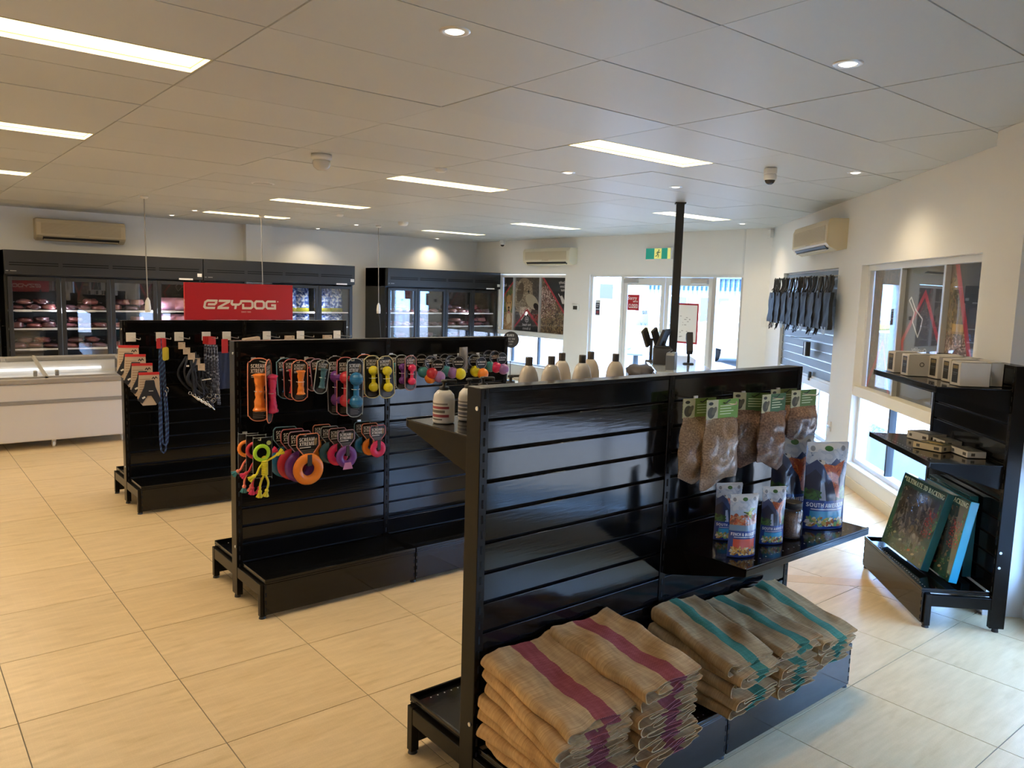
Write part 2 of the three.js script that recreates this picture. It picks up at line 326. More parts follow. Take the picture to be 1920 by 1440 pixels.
const posterCleaver = canvasTex(420, 760, (c, w, h) => {
  c.fillStyle = '#3b3a39'; c.fillRect(0, 0, w, h);
  stroke(c, [[40, 560], [20, 420], [215, 150], [385, 420], [330, 560]], RED, 26); stroke(c, [[20, 420], [60, 640]], RED, 22);
  c.strokeStyle = '#e8e6e0'; c.lineWidth = 9; c.lineJoin = 'round'; c.beginPath(); c.moveTo(60, 190); c.lineTo(78, 172); c.lineTo(130, 238); c.lineTo(208, 290); c.lineTo(196, 345); c.lineTo(175, 390); c.lineTo(112, 310); c.lineTo(120, 255); c.closePath(); c.stroke();
  mirrorText(c, 'Quality', 200, 480, '46px sans-serif', PAPER); mirrorText(c, 'Game', 190, 545, '46px sans-serif', PAPER); mirrorText(c, 'Meat', 180, 610, '46px sans-serif', PAPER);
});
const posterMince = canvasTex(420, 760, (c, w, h) => {
  c.fillStyle = '#2b2a29'; c.fillRect(0, 0, w, h);
  clipPoly(c, [[60, 0], [0, 0], [0, 760], [420, 760], [420, 560], [300, 560]], () => {
    c.fillStyle = '#6d5c52'; c.fillRect(0, 0, w, h); speckle(c, 0, 60, 220, 360, 300, ['#5a5a44', '#7d7452', '#8a7a5c', '#453f30', '#a08a60'], 6, 26, 31);
    speckle(c, 0, 340, w, 760, 1500, MEAT, 5, 16, 32, 3.2); c.fillStyle = '#c9a55c'; c.fillRect(70, 300, 120, 46); c.fillStyle = '#a8854a'; c.fillRect(70, 338, 120, 12);
  });
  stroke(c, [[55, -20], [300, 520], [430, 250]], RED, 40); stroke(c, [[300, 500], [330, 620]], RED, 30);
});
const film = (t) => std(0xffffff, 0.5, { map: t });

// ---------- windows ----------
// rows of panes between a lower clear light and an upper light that carries printed film; lo/hi run along the wall
function windowBay(name, label, place, ry, a, b, y0, y1, transom, cuts, films, depth, opt = {}) {
  const o = structGroup(name, label, place, ry), z = depth, f = 0.05, P = [];
  mesh('frame', [rspan(a, b, y1 - f, y1, z - 0.03, z + 0.05), rspan(a, b, y0, y0 + f, z - 0.03, z + 0.05), rspan(a, a + f, y0 + f, y1 - f, z - 0.03, z + 0.05), rspan(b - f, b, y0 + f, y1 - f, z - 0.03, z + 0.05)], MAT.frameWhite, o);
  if (!opt.noLedge) mesh('transom', [rspan(a, b, transom - 0.045, transom + 0.045, z - 0.085, z + 0.05, 0.005)], opt.transomMat ?? MAT.frameWhite, o);
  mesh('sill', [rspan(a, b, y0 - 0.012, y0 + 0.012, z - 0.1, z, 0.005)], MAT.frameWhite, o);
  const edges = [a + f, ...cuts, b - f];
  for (const c of cuts) { if (!opt.noUpper) mesh('mullion', rspan(c - 0.017, c + 0.017, transom + 0.045, y1 - f, z - 0.025, z + 0.04, 0.004), MAT.alu, o); mesh('mullion', rspan(c - 0.014, c + 0.014, y0 + f, transom - 0.045, z - 0.02, z + 0.04, 0.004), opt.lowMullion ?? MAT.dark, o); }
  for (let i = 0; i + 1 < edges.length; i++) {
    const p = edges[i] + 0.015, q = edges[i + 1] - 0.015;
    mesh('pane', span(p - 0.012, q + 0.012, y0 + f - 0.01, transom - 0.04, z + 0.008, z + 0.013), MAT.glass, o);
    if (opt.noUpper) continue;
    mesh('pane', span(p - 0.012, q + 0.012, transom + 0.04, y1 - f + 0.01, z + 0.008, z + 0.013), MAT.glass, o);
    if (films[i]) { const m = mesh('poster_print', span(p - 0.012, q + 0.012, transom + 0.03, y1 - f + 0.01, z + 0.0145, z + 0.0165), film(films[i][0]), o); m.userData.label = films[i][1]; }
  }
  return o;
}
// local x runs along the slanted wall (its far end is at the left of the picture), local z outward
windowBay('window_1', 'three-part window with printed meat posters above clear low panes', [0, 0, 0], H45, 5.24, 7.47, OY0, OY1, 0.885, [5.91, 6.715],
  [[posterMince, 'printed film of minced meat with red lines'], [posterCleaver, 'dark printed film with cleaver outline and red hexagon'], [posterFeather, 'brown printed film of feathers and red line']], WW + 0.09, { transomMat: MAT.beigePale });
windowBay('window_2', 'window bay with clear low panes under the grey slotted panel', [0, 0, 0], H45, 8.16, 10.44, OY0, OY1, 0.80, [8.75, 9.45], [], WW + 0.09, { noUpper: true, lowMullion: MAT.frameWhite });
for (const [a, b, cuts] of [[2.02, 3.18, [2.83]], [3.36, 4.33, [3.9]], [-0.6, 1.2, [0.0, 0.6]]])
  windowBay('window_3', 'window bay outside the view with posters above clear low panes', [0, 0, 0], H45, a, b, OY0, OY1, 0.885, cuts, [[posterMince, 'printed film'], [posterCleaver, 'printed film'], [posterFeather, 'printed film']], WW + 0.09);
// door-wall window: local x = -z of the room, local z = +x
windowBay('window_4', 'three-part window with dog posters above clear low panes', [XR, 0, 0], PI / 2, 10.40, 12.33, 0.28, OY1 - 0.01, 0.895, [11.15, 11.93],
  [[posterGame, 'printed film of meat and straw with red line'], [posterBone, 'printed film of a dog with a bone and red chevron'], [posterDog, 'printed film of a smiling dog with red line']], 0.07);

// ---------- entrance doors ----------
{
  const F = structGroup('trim_3', 'white aluminium frame round the entrance doors', [XR, 0, 0], PI / 2);   // local x = -z, local z = +x
  const z0 = 0.03, z1 = 0.11, top = 1.99;
  mesh('frame_head', rspan(6.67, 9.78, top, 2.03, z0 - 0.02, z1 + 0.02), MAT.frameWhite, F);
  for (const x of [6.69, 7.185, 9.03, 9.755]) mesh('frame_post', rspan(x - 0.035, x + 0.035, 0, top, z0, z1), x === 9.755 || x === 9.03 ? MAT.frameWhite : MAT.alu, F);
  for (const [a, b] of [[6.725, 7.15], [9.065, 9.72]]) { mesh('side_pane', span(a, b, 0.06, top - 0.01, 0.065, 0.071), MAT.glass, F); mesh('side_rail', rspan(a, b, 0, 0.08, z0 + 0.01, z1 - 0.01), MAT.frameWhite, F); }
  [[7.222, 8.12, 1], [8.132, 8.993, -1]].forEach(([a, b, s], n) => {
    const D = structGroup('door_' + (n + 1), n ? 'glass entrance door leaf with the red closed sign' : 'glass entrance door leaf with the red-bordered notice', [XR, 0, 0], PI / 2);
    const st = 0.075;
    mesh('stile', rspan(a, a + st, 0.01, top - 0.005, 0.04, 0.09), MAT.frameWhite, D); mesh('stile', rspan(b - st, b, 0.01, top - 0.005, 0.04, 0.09), MAT.frameWhite, D);
    mesh('rail', rspan(a + st, b - st, top - 0.13, top - 0.005, 0.04, 0.09), MAT.frameWhite, D); mesh('rail', rspan(a + st, b - st, 0.01, 0.16, 0.04, 0.09), MAT.frameWhite, D);
    mesh('pane', span(a + st - 0.01, b - st + 0.01, 0.15, top - 0.12, 0.062, 0.068), MAT.glass, D);
    const cx = s > 0 ? a + 0.22 : b - 0.16;
    const cl = mesh('door_closer', rspan(cx - 0.15, cx + 0.15, top - 0.10, top - 0.035, -0.01, 0.045, 0.008), MAT.alu, D);
    mesh('closer_arm', box(0.34, 0.012, 0.02, cx + s * 0.17, top - 0.02, 0.005, 0, 0.25 * s, 0.02), MAT.alu, cl);
    mesh('handle', tube([[s > 0 ? b - 0.04 : a + 0.04, 0.85, 0.04], [s > 0 ? b - 0.04 : a + 0.04, 0.87, -0.02], [s > 0 ? b - 0.04 : a + 0.04, 1.1, -0.02], [s > 0 ? b - 0.04 : a + 0.04, 1.12, 0.04]], 0.011, 20), MAT.alu, D);
  });
  // red CLOSED board
  const t = canvasTex(256, 256, (c) => {
    c.fillStyle = '#b5222c'; c.fillRect(0, 0, 256, 256); c.fillStyle = '#fff'; c.textAlign = 'center';
    c.font = 'italic bold 74px serif'; c.fillText('Sorry', 96, 84); c.font = 'bold 42px sans-serif'; c.fillText("we're", 176, 126); c.font = 'bold 64px sans-serif'; c.save(); c.translate(128, 222); c.scale(0.9, 1.45); c.fillText('CLOSED', 0, 0); c.restore();
  });
  const s = thing('closed_sign', 'small red board reading sorry we are CLOSED on the glass door', 'sign', [XR + 0.052, 1.575, -8.79], -PI / 2);
  mesh('board', rbox(0.25, 0.255, 0.006, 0.003), std(0xffffff, 0.4, { map: t }), s);
  mesh('suction_cap', cyl(0.012, 0.012, 0.012, 0, 0.115, -0.002, 16, PI / 2), MAT.glass, s);
  // red bordered notice
  const nt = canvasTex(256, 400, (c) => { c.fillStyle = '#b02a35'; c.fillRect(0, 0, 256, 400); c.fillStyle = '#f1efec'; c.fillRect(16, 18, 224, 364); const R = rng(4); for (let i = 0; i < 16; i++) { c.fillStyle = 'rgba(110,100,100,0.5)'; c.fillRect(50 + R() * 120, 60 + R() * 280, 6 + 24 * R(), 7); } });
  const nn = thing('window_notice', 'white notice with dark red border behind the black pole', 'notice', [XR + 0.055, 1.285, -7.69], -PI / 2);
  mesh('sheet', box(0.46, 0.62, 0.003), std(0xffffff, 0.6, { map: nt }), nn);
  // mirrored vinyl letters on the left leaf
  const lt = canvasTex(256, 128, (c) => { c.fillStyle = '#000'; c.fillRect(0, 0, 256, 128); mirrorText(c, 'NG', 130, 84, '78px sans-serif', '#fff'); });
  lt.colorSpace = THREE.NoColorSpace;
  const l = thing('vinyl_lettering', 'mirrored grey letters stuck on the glass beside the closed sign', 'lettering', [XR + 0.06, 1.41, -8.545], -PI / 2);
  mesh('letters', box(0.24, 0.12, 0.001), std([0.18, 0.17, 0.2], 0.6, { alphaMap: lt, transparent: true }), l);
  const lv = canvasTex(128, 64, (c) => { c.fillStyle = '#000'; c.fillRect(0, 0, 128, 64); mirrorText(c, 'Y', 36, 52, '56px sans-serif', '#fff'); });
  lv.colorSpace = THREE.NoColorSpace;
  const l2 = thing('vinyl_lettering', 'single mirrored grey letter low on the glass door', 'lettering', [XR + 0.06, 1.22, -8.56], -PI / 2);
  mesh('letters', box(0.2, 0.1, 0.001), std([0.3, 0.29, 0.31], 0.6, { alphaMap: lv, transparent: true }), l2);
}
{
  const t = canvasTex(64, 160, (c) => { c.fillStyle = '#d8d8d6'; c.fillRect(0, 0, 64, 160); c.fillStyle = '#33343a'; c.fillRect(4, 30, 56, 60); c.fillRect(4, 100, 56, 50); c.fillStyle = '#c9c9c9'; c.fillRect(12, 44, 40, 8); c.fillRect(12, 62, 30, 8); c.fillStyle = '#8a2f2f'; c.fillRect(14, 112, 36, 26); });
  const o = thing('door_sticker', 'small grey sticker on the pane left of the doors', 'sticker', [XR + 0.064, 1.46, -9.62], -PI / 2);
  mesh('film', box(0.11, 0.27, 0.001), std(0xffffff, 0.5, { map: t }), o);
}
// round black sign standing against the dog-poster window
{
  const t = canvasTex(256, 256, (c) => { c.fillStyle = '#26211f'; c.fillRect(0, 0, 256, 256); mirrorText(c, 'COLD', 118, 76, 'bold 44px sans-serif', '#d9d2c8'); mirrorText(c, 'WE CAN', 128, 128, 'bold 34px sans-serif', '#a89f96'); mirrorText(c, 'HELP', 128, 170, 'bold 34px sans-serif', '#a89f96'); mirrorText(c, 'YOU', 128, 210, 'bold 26px sans-serif', '#a89f96'); });
  const p = [9.3, 0, -11.47], o = thing('round_sign', 'round black sign on a thin stick before the low window', 'sign', p, -0.87);
  mesh('disc', flatUV(put(cyl(0.155, 0.155, 0.008, 0, 0, 0, 40, PI / 2), 0, 0.79, 0), -0.155, 0.635, 0.31, 0.31), std(0xffffff, 0.5, { map: t }), o);
  mesh('stick', cyl(0.008, 0.008, 0.66, 0, 0.33, -0.006, 12), MAT.dark, o);
  mesh('foot', cyl(0.09, 0.1, 0.015, 0, 0.0075, -0.006, 28), MAT.dark, o);
}
// exit sign
{
  const man = (c, col) => { c.fillStyle = col; c.strokeStyle = col; c.lineCap = 'round'; c.lineJoin = 'round'; blob(c, 272, 34, 12, 12, col); c.lineWidth = 20; c.beginPath(); c.moveTo(262, 58); c.lineTo(248, 98); c.stroke(); c.lineWidth = 12; for (const p of [[[248, 98], [272, 116], [262, 150]], [[248, 98], [236, 126], [206, 132]], [[262, 58], [284, 74], [300, 64]], [[262, 58], [236, 66], [224, 88]]]) { c.beginPath(); p.forEach(([x, y], i) => (i ? c.lineTo(x, y) : c.moveTo(x, y))); c.stroke(); } };
  const t = canvasTex(512, 180, (c, w, h) => { c.fillStyle = '#0f8f78'; c.fillRect(0, 0, w, h); c.fillStyle = '#e9e27e'; c.fillRect(180, 4, 150, h - 8); c.fillRect(w - 60, 0, 60, h); man(c, '#0b4a3e'); });
  const o = thing('exit_sign', 'lit green exit sign with running figure above the glass doors', 'sign', [XR - 0.03, 2.265, -8.23], -PI / 2);
  mesh('housing', rspan(-0.26, 0.26, 0, 0.18, -0.03, 0.02, 0.006), MAT.white, o);
  mesh('face', span(-0.25, 0.25, 0.006, 0.174, 0.0201, 0.022), new THREE.MeshStandardMaterial({ color: 0x222222, roughness: 0.4, emissive: 0xffffff, emissiveMap: t, emissiveIntensity: 0.75 }), o);
}
// wall controller and switch
{
  let o = thing('wall_controller', 'small white air-conditioning controller beside the dog posters', 'controller', [XR, 1.38, -10.1], -PI / 2);
  mesh('case', rspan(-0.085, 0.085, 0, 0.125, 0, 0.022, 0.006), MAT.white, o); mesh('display', rspan(-0.05, 0.055, 0.03, 0.095, 0.021, 0.0235, 0.002), MAT.dark, o);
  o = thing('light_switch', 'white wall switch plate between doors and slotted panel', 'switch', [XR, 1.31, -6.29], -PI / 2);
  mesh('plate', rspan(-0.04, 0.04, 0, 0.13, 0, 0.009, 0.003), MAT.plug, o); mesh('rocker', rspan(-0.014, 0.014, 0.045, 0.085, 0.008, 0.013, 0.002), MAT.white, o);
  o = thing('latch_box', 'small white lock plate beside the low clear window', 'lock', uw(8.05, 0.40, WW), H45 + PI);
  mesh('plate', rspan(-0.05, 0.05, 0, 0.1, 0, 0.012, 0.003), MAT.plug, o); mesh('lever', rspan(0.0, 0.09, 0.035, 0.06, 0.012, 0.035, 0.006), MAT.zinc, o);
  o = thing('wall_sensor', 'tiny white alarm sensor in the ceiling corner by the entrance', 'sensor', [XR - 0.09, 2.53, -6.22], -PI / 2 - 0.4);
  mesh('case', rspan(-0.035, 0.035, 0, 0.12, -0.03, 0.03, 0.01), MAT.white, o); mesh('lens', rspan(-0.022, 0.022, 0.015, 0.055, 0.028, 0.034, 0.003), MAT.plug, o);
}
// ---------- air conditioners ----------
function airCon(label, pos, ry, W, Hh, D, pale) {
  const o = thing('air_conditioner', label, 'air conditioner', pos, ry), body = pale ? MAT.beigePale : MAT.beige;
  // section in (depth, height), swept along the width
  const prof = [[0, 0.02], [D * 0.45, 0], [D * 0.86, Hh * 0.13], [D, Hh * 0.24], [D, Hh * 0.82], [D * 0.9, Hh * 0.97], [D * 0.8, Hh], [0, Hh]];
  const g = put(poly(prof, W - 0.012, 0.006), W / 2 - 0.006, 0, 0, 0, -PI / 2); // x <- -z
  mesh('body', g, body, o);
  const slats = []; for (let i = 0; i < 17; i++) slats.push(box(W * 0.9, 0.004, 0.006, 0, Hh * (0.33 + 0.46 * i / 16), D + 0.008));
  mesh('grille_panel', [rspan(-W * 0.45, W * 0.45, Hh * 0.31, Hh * 0.81, D + 0.001, D + 0.007, 0.002)], MAT.beigeDark, o);
  mesh('grille_slats', slats, body, o);
  mesh('outlet', box(W * 0.86, 0.05, 0.02, 0, Hh * 0.115, D * 0.86, 0.75), MAT.dark, o);
  mesh('flap', box(W * 0.84, 0.006, D * 0.3, 0, Hh * 0.07, D * 0.80, 0.5), body, o);
  mesh('status_panel', rspan(-0.09, 0.09, Hh * 0.25, Hh * 0.29, D + 0.002, D + 0.009, 0.002), MAT.beigeDark, o);
  for (const s of [-1, 1]) mesh('end_panel', [put(poly(prof.map(([a, b]) => [a * 0.985 + 0.001, b * 0.985 + 0.002]), 0.006), s * (W / 2 + 0.003) + 0.003, 0, 0, 0, -PI / 2)], body, o);
  return o;
}
airCon('beige wall air conditioner above the glass-door fridges', [2.38, 2.225, ZB], 0, 1.15, 0.30, 0.21);
airCon('pale beige air conditioner above the dog poster window', [XR, 2.195, -10.74], -PI / 2, 1.25, 0.29, 0.2, true);
airCon('beige air conditioner high on the slanted wall', uw(8.62, 2.19, WW), H45 + PI, 1.33, 0.30, 0.19);
// ---------- outside ----------
{
  const gravelT = dataTex(512, 512, (x, y, i, j) => { const a = fbm(x * 60, y * 60, 1, 2), b = fbm(x * 8, y * 8, 5, 3); const v = 84 + a * 330 + b * 30; return [v, v * 0.98, v * 0.93]; }, true);
  const asphT = dataTex(256, 256, (x, y) => { const a = fbm(x * 50, y * 50, 2, 2) * 50, b = fbm(x * 5, y * 5, 4, 3) * 25; return [92 + a + b, 93 + a + b, 96 + a + b]; }, true);
  const paveT = dataTex(256, 256, (x, y) => { const a = fbm(x * 30, y * 30, 6, 3) * 26; return [70 + a, 71 + a, 74 + a]; }, true);
  const plane = (name, label, pts, y, mat, m = 1) => { const g = clean(slab(pts, y - 0.1, y)); const p = g.attributes.position, uv = g.attributes.uv; for (let i = 0; i < p.count; i++) uv.setXY(i, p.getX(i) / m, p.getZ(i) / m); const o = struct(name, g, mat); o.userData.label = label; return o; };
  const L = (u, w) => { const p = uw(u, 0, w); return [p[0], p[2]]; };
  const wo = WW + WT;
  plane('ground_pavement', 'concrete footpath outside the low windows', [L(-6, wo), L(11.6, wo), L(11.6, 3.57), L(-6, 3.57)], 0.006, std(0xffffff, 0.8, { map: paveT }), 2);
  plane('ground_gravel', 'pale gravel bed beyond the footpath', [L(-6, 3.57), L(11.6, 3.57), L(11.6, 6.2), L(-6, 6.2)], 0.012, std(0xffffff, 0.9, { map: gravelT }), 1.2);
  plane('road_forecourt', 'bright concrete forecourt outside the entrance', [[XR + T0, -30], [XR + T0, -5.5], [12.6, -4], [27, -4], [27, -40], [XR + T0, -40]], 0.001, std(0xffffff, 0.85, { map: paveT }), 3);
  plane('road_slanted', 'asphalt car park beyond the gravel bed', [L(-8, 6.2), L(11.6, 6.2), [27, -4], [60, -4], [60, 30], L(-8, 30)], -0.01, std(0xffffff, 0.9, { map: asphT }), 3);
  plane('ground_verge', 'yellow-green grass verge across the forecourt', [[27, -60], [27, -4], [32, -4], [32, -60]], 0.03, std([0.13, 0.125, 0.03], 0.95), 3);
  plane('road_street', 'street behind the grass verge', [[32, -70], [32, -4], [70, -4], [70, -70]], 0.0, std(0xffffff, 0.9, { map: asphT }), 3);
  // white building seen through the left side light
  let b = thing('white_building', 'plain white building seen through the pane left of the doors', 'building', [34, 0, -37.2], 0);
  mesh('wall', span(-1, 9, 0, 4.2, -9, 7.5), std([0.34, 0.34, 0.33], 0.8), b); mesh('roof', span(-1.3, 9.3, 4.2, 4.5, -9.3, 7.8), MAT.grey, b);
  for (const [z, y0, y1] of [[2.4, 1.35, 2.35], [2.4, 0.4, 1.1], [5.2, 1.35, 2.35], [-1, 1.35, 2.35], [-4, 1.35, 2.35]]) { const w = mesh('window', span(-1.04, -0.98, y0, y1, z - 0.6, z + 0.6), MAT.frameWhite, b); mesh('pane', span(-1.06, -1.03, y0 + 0.08, y1 - 0.08, z - 0.52, z + 0.52), MAT.dark, w); }
  // blue shed
  b = thing('blue_shed', 'blue corrugated metal shop seen through the entrance doors', 'building', [31, 0, -20], 0);
  mesh('wall', span(0, 8, 0, 2.0, -7, 9), std([0.16, 0.19, 0.21], 0.7), b);
  const ribs = []; for (let i = 0; i < 60; i++) ribs.push(cyl(0.05, 0.05, 1.0, -0.05, 2.5, -7 + 0.27 * i, 8));
  const fs = mesh('fascia', [span(0, 8, 2.0, 3.0, -7, 9), ...ribs], std([0.075, 0.125, 0.20], 0.5), b); mesh('fascia_trim', span(-0.14, 0, 2.55, 3.05, -7.1, 9.1), std([0.02, 0.05, 0.15], 0.5), fs);
  for (const z of [-5.4, -2.9, -0.4, 1.9, 4.2, 6.5]) { const w = mesh('window', span(-0.06, 0.02, 0.3, 1.75, z - 0.9, z + 0.9), MAT.frameWhite, b); mesh('pane', span(-0.09, -0.05, 0.38, 1.67, z - 0.8, z + 0.8), std([0.05, 0.07, 0.12], 0.2), w); }
  // white utility truck
  b = thing('white_truck', 'white utility truck parked outside the right-hand side pane', 'truck', [17.2, 0, -11.2], 0.95);
  const side = [[-2.4, 0.42], [-1.85, 0.42], [-1.75, 0.75], [-1.1, 0.75], [-1.0, 0.42], [1.0, 0.42], [1.1, 0.75], [1.75, 0.75], [1.85, 0.42], [2.4, 0.42], [2.42, 0.95], [1.35, 1.05], [0.7, 1.55], [-0.7, 1.6], [-0.8, 1.1], [-2.4, 1.1]];
  const bodyT = mesh('body', put(poly(side, 1.62, 0.05), 0, 0, -0.86), std([0.40, 0.41, 0.42], 0.3, { clearcoat: 0.6 }), b);
  mesh('side_window', put(poly([[0.1, 1.08], [1.12, 1.08], [0.66, 1.48], [0.1, 1.5]], 0.02), 0, 0, 0.80), std([0.06, 0.09, 0.09], 0.1), bodyT); mesh('side_window', put(poly([[-0.62, 1.08], [0.02, 1.08], [0.02, 1.5], [-0.62, 1.52]], 0.02), 0, 0, 0.80), std([0.06, 0.09, 0.09], 0.1), bodyT);
  for (const x of [-1.42, 1.42]) for (const z of [-0.8, 0.76]) { const w = mesh('wheel', cyl(0.34, 0.34, 0.22, x, 0.34, z, 28, PI / 2), MAT.rubber, b); mesh('rim', cyl(0.2, 0.2, 0.24, x, 0.34, z, 20, PI / 2), MAT.alu, w); }
  // mobility scooter outside the doors
  b = thing('mobility_scooter', 'pale blue mobility scooter parked outside the doors', 'scooter', [12.0, 0, -10.35], 0.5);
  const paleBlue = std([0.09, 0.17, 0.19], 0.4);
  mesh('deck', rspan(-0.28, 0.28, 0.14, 0.24, -0.55, 0.5, 0.05, 2), paleBlue, b); mesh('seat', [rspan(-0.24, 0.24, 0.5, 0.6, -0.5, -0.05, 0.04, 2), rbox(0.42, 0.5, 0.08, 0.035, 0, 0.85, -0.5, -0.15)], std([0.25, 0.25, 0.27], 0.6), b);
  mesh('seat_post', cyl(0.05, 0.06, 0.3, 0, 0.37, -0.3), MAT.dark, b); mesh('tiller', tube([[0, 0.22, 0.45], [0, 0.6, 0.36], [0, 0.86, 0.26]], 0.03), MAT.dark, b); mesh('handlebar', tube([[-0.26, 0.84, 0.16], [-0.2, 0.92, 0.3], [0, 0.9, 0.28], [0.2, 0.92, 0.3], [0.26, 0.84, 0.16]], 0.014), MAT.alu, b); mesh('shell', [rbox(0.34, 0.26, 0.2, 0.08, 0, 0.42, 0.5, 0.3)], paleBlue, b); mesh('basket', rspan(-0.16, 0.16, 0.62, 0.86, 0.42, 0.66, 0.01), std([0.42, 0.40, 0.37], 0.7), b);
  for (const [x, z] of [[-0.25, -0.45], [0.25, -0.45], [-0.2, 0.45], [0.2, 0.45]]) mesh('wheel', cyl(0.12, 0.12, 0.08, x, 0.12, z, 20, 0, 0, PI / 2), MAT.rubber, b);
}
// ---------- ceiling lights ----------
{
  const names = {
    '-1,0': 'long ceiling light at the upper left edge of the photo, largest of all', '-1,1': 'second ceiling light down the leftmost row', '-1,2': 'third ceiling light down the leftmost row, a sliver', '-1,3': 'fourth ceiling light of the leftmost row, beyond the edge',
    '2,0': 'long ceiling light above the near black shelving, right of the domed detector', '2,1': 'second ceiling light of the middle row, right of the small round sensor', '2,2': 'third ceiling light of the middle row', '2,3': 'farthest ceiling light of the middle row above the red sign',
    '5,1': 'ceiling light beside the top of the black pole', '5,2': 'ceiling light before the pale air conditioner', '5,3': 'farthest ceiling light, near the back corner',
  };
  const glow = new THREE.MeshStandardMaterial({ color: 0xffffff, roughness: 0.6, emissive: C(1.5, 1.28, 0.74), emissiveIntensity: 1.0 });
  const glowCool = new THREE.MeshStandardMaterial({ color: 0xffffff, roughness: 0.6, emissive: C(1.35, 1.32, 1.18), emissiveIntensity: 1.0 });
  const pan = std([0.80, 0.74, 0.48], 0.45);  // yellow lamp glow at the edges put into the pan colour
  const lamp = C(...LAMP_RGB);
  const kit = (w) => ({ pan: merge([span(-w / 2 + 0.004, w / 2 - 0.004, 0.055, 0.065, -0.146, 0.146), span(-w / 2 + 0.004, -w / 2 + 0.012, 0, 0.06, -0.146, 0.146), span(w / 2 - 0.012, w / 2 - 0.004, 0, 0.06, -0.146, 0.146), span(-w / 2 + 0.004, w / 2 - 0.004, 0, 0.06, -0.146, -0.138), span(-w / 2 + 0.004, w / 2 - 0.004, 0, 0.06, 0.138, 0.146)]), dif: merge(span(-w / 2 + 0.016, w / 2 - 0.016, 0.022, 0.026, -0.134, 0.134)) });
  const k = kit(1.2);
  for (const t of TROFFERS) {
    const x = (t.x0 + t.x1) / 2, z = (t.z0 + t.z1) / 2;
    const o = thing('ceiling_light', names[t.c + ',' + t.r] ?? 'recessed ceiling light outside the view', 'ceiling light', [x, CH, z], 0, names[t.c + ',' + t.r] ? 'recessed fluorescent ceiling lights' : 'ceiling lights out of view');
    shared('reflector_pan', k.pan, pan, o); shared('diffuser', k.dif, t.c === 5 ? glowCool : glow, o);
    const cool = t.c === 5;                                   // cooler, dimmer tubes near the entrance
    const l = new THREE.RectAreaLight(cool ? C(0.86, 0.86, 0.80) : lamp, cool ? LAMP * 0.45 : LAMP, 1.16, 0.26); l.position.set(x, CH + 0.019, z); l.lookAt(x, 0, z); scene.add(l);
  }
  const spots = [[1.754, -2.555, 'downlight at the top centre of the photo'], [3.157, -1.746, 'downlight at the upper right above the hanging bags'], [4.416, -4.775, 'downlight left of the middle-row light'], [5.815, -3.089, 'downlight close to the slanted wall above the meat posters'], [5.61, -4.644, 'downlight just before the black pole'], [8.885, -6.21, 'downlight in the corner by the entrance'], [3.469, -12.332, 'downlight close to the fridge wall, left of the pier'], [3.45, -11.197, 'downlight at the end of the farthest middle-row light'], [5.947, -12.673, 'downlight close to the fridge wall, right of the pier'], [5.953, -11.301, 'downlight above the second fridge run'], [8.508, -12.847, 'downlight close to the wall over the third fridge']];
  const rim = merge(lathe([[0.036, -0.001], [0.04, -0.006], [0.055, -0.006], [0.06, -0.002], [0.06, 0.0]], 32)), bulb = merge(put(lathe([[0.0, -0.011], [0.02, -0.010], [0.036, -0.004], [0.036, 0], [0, 0]], 24)));
  const bulbM = new THREE.MeshStandardMaterial({ color: 0xffffff, emissive: C(1.6, 1.45, 1.2), emissiveIntensity: 1.6 });
  for (const [x, z, label] of spots) {
    const o = thing('downlight', 'small round halogen ' + label, 'downlight', [x, CH - 0.0005, z], 0, 'halogen downlights');
    shared('rim', rim, MAT.zinc, o); shared('bulb', bulb, bulbM, o);
    const s = new THREE.SpotLight(C(...SPOT_RGB), 3.0, 0, 1.2, 0.8, 2); s.position.set(x, CH - 0.014, z); s.target.position.set(x, 0, z); s.castShadow = true; s.shadow.radius = 1.5; scene.add(s, s.target);
  }
}
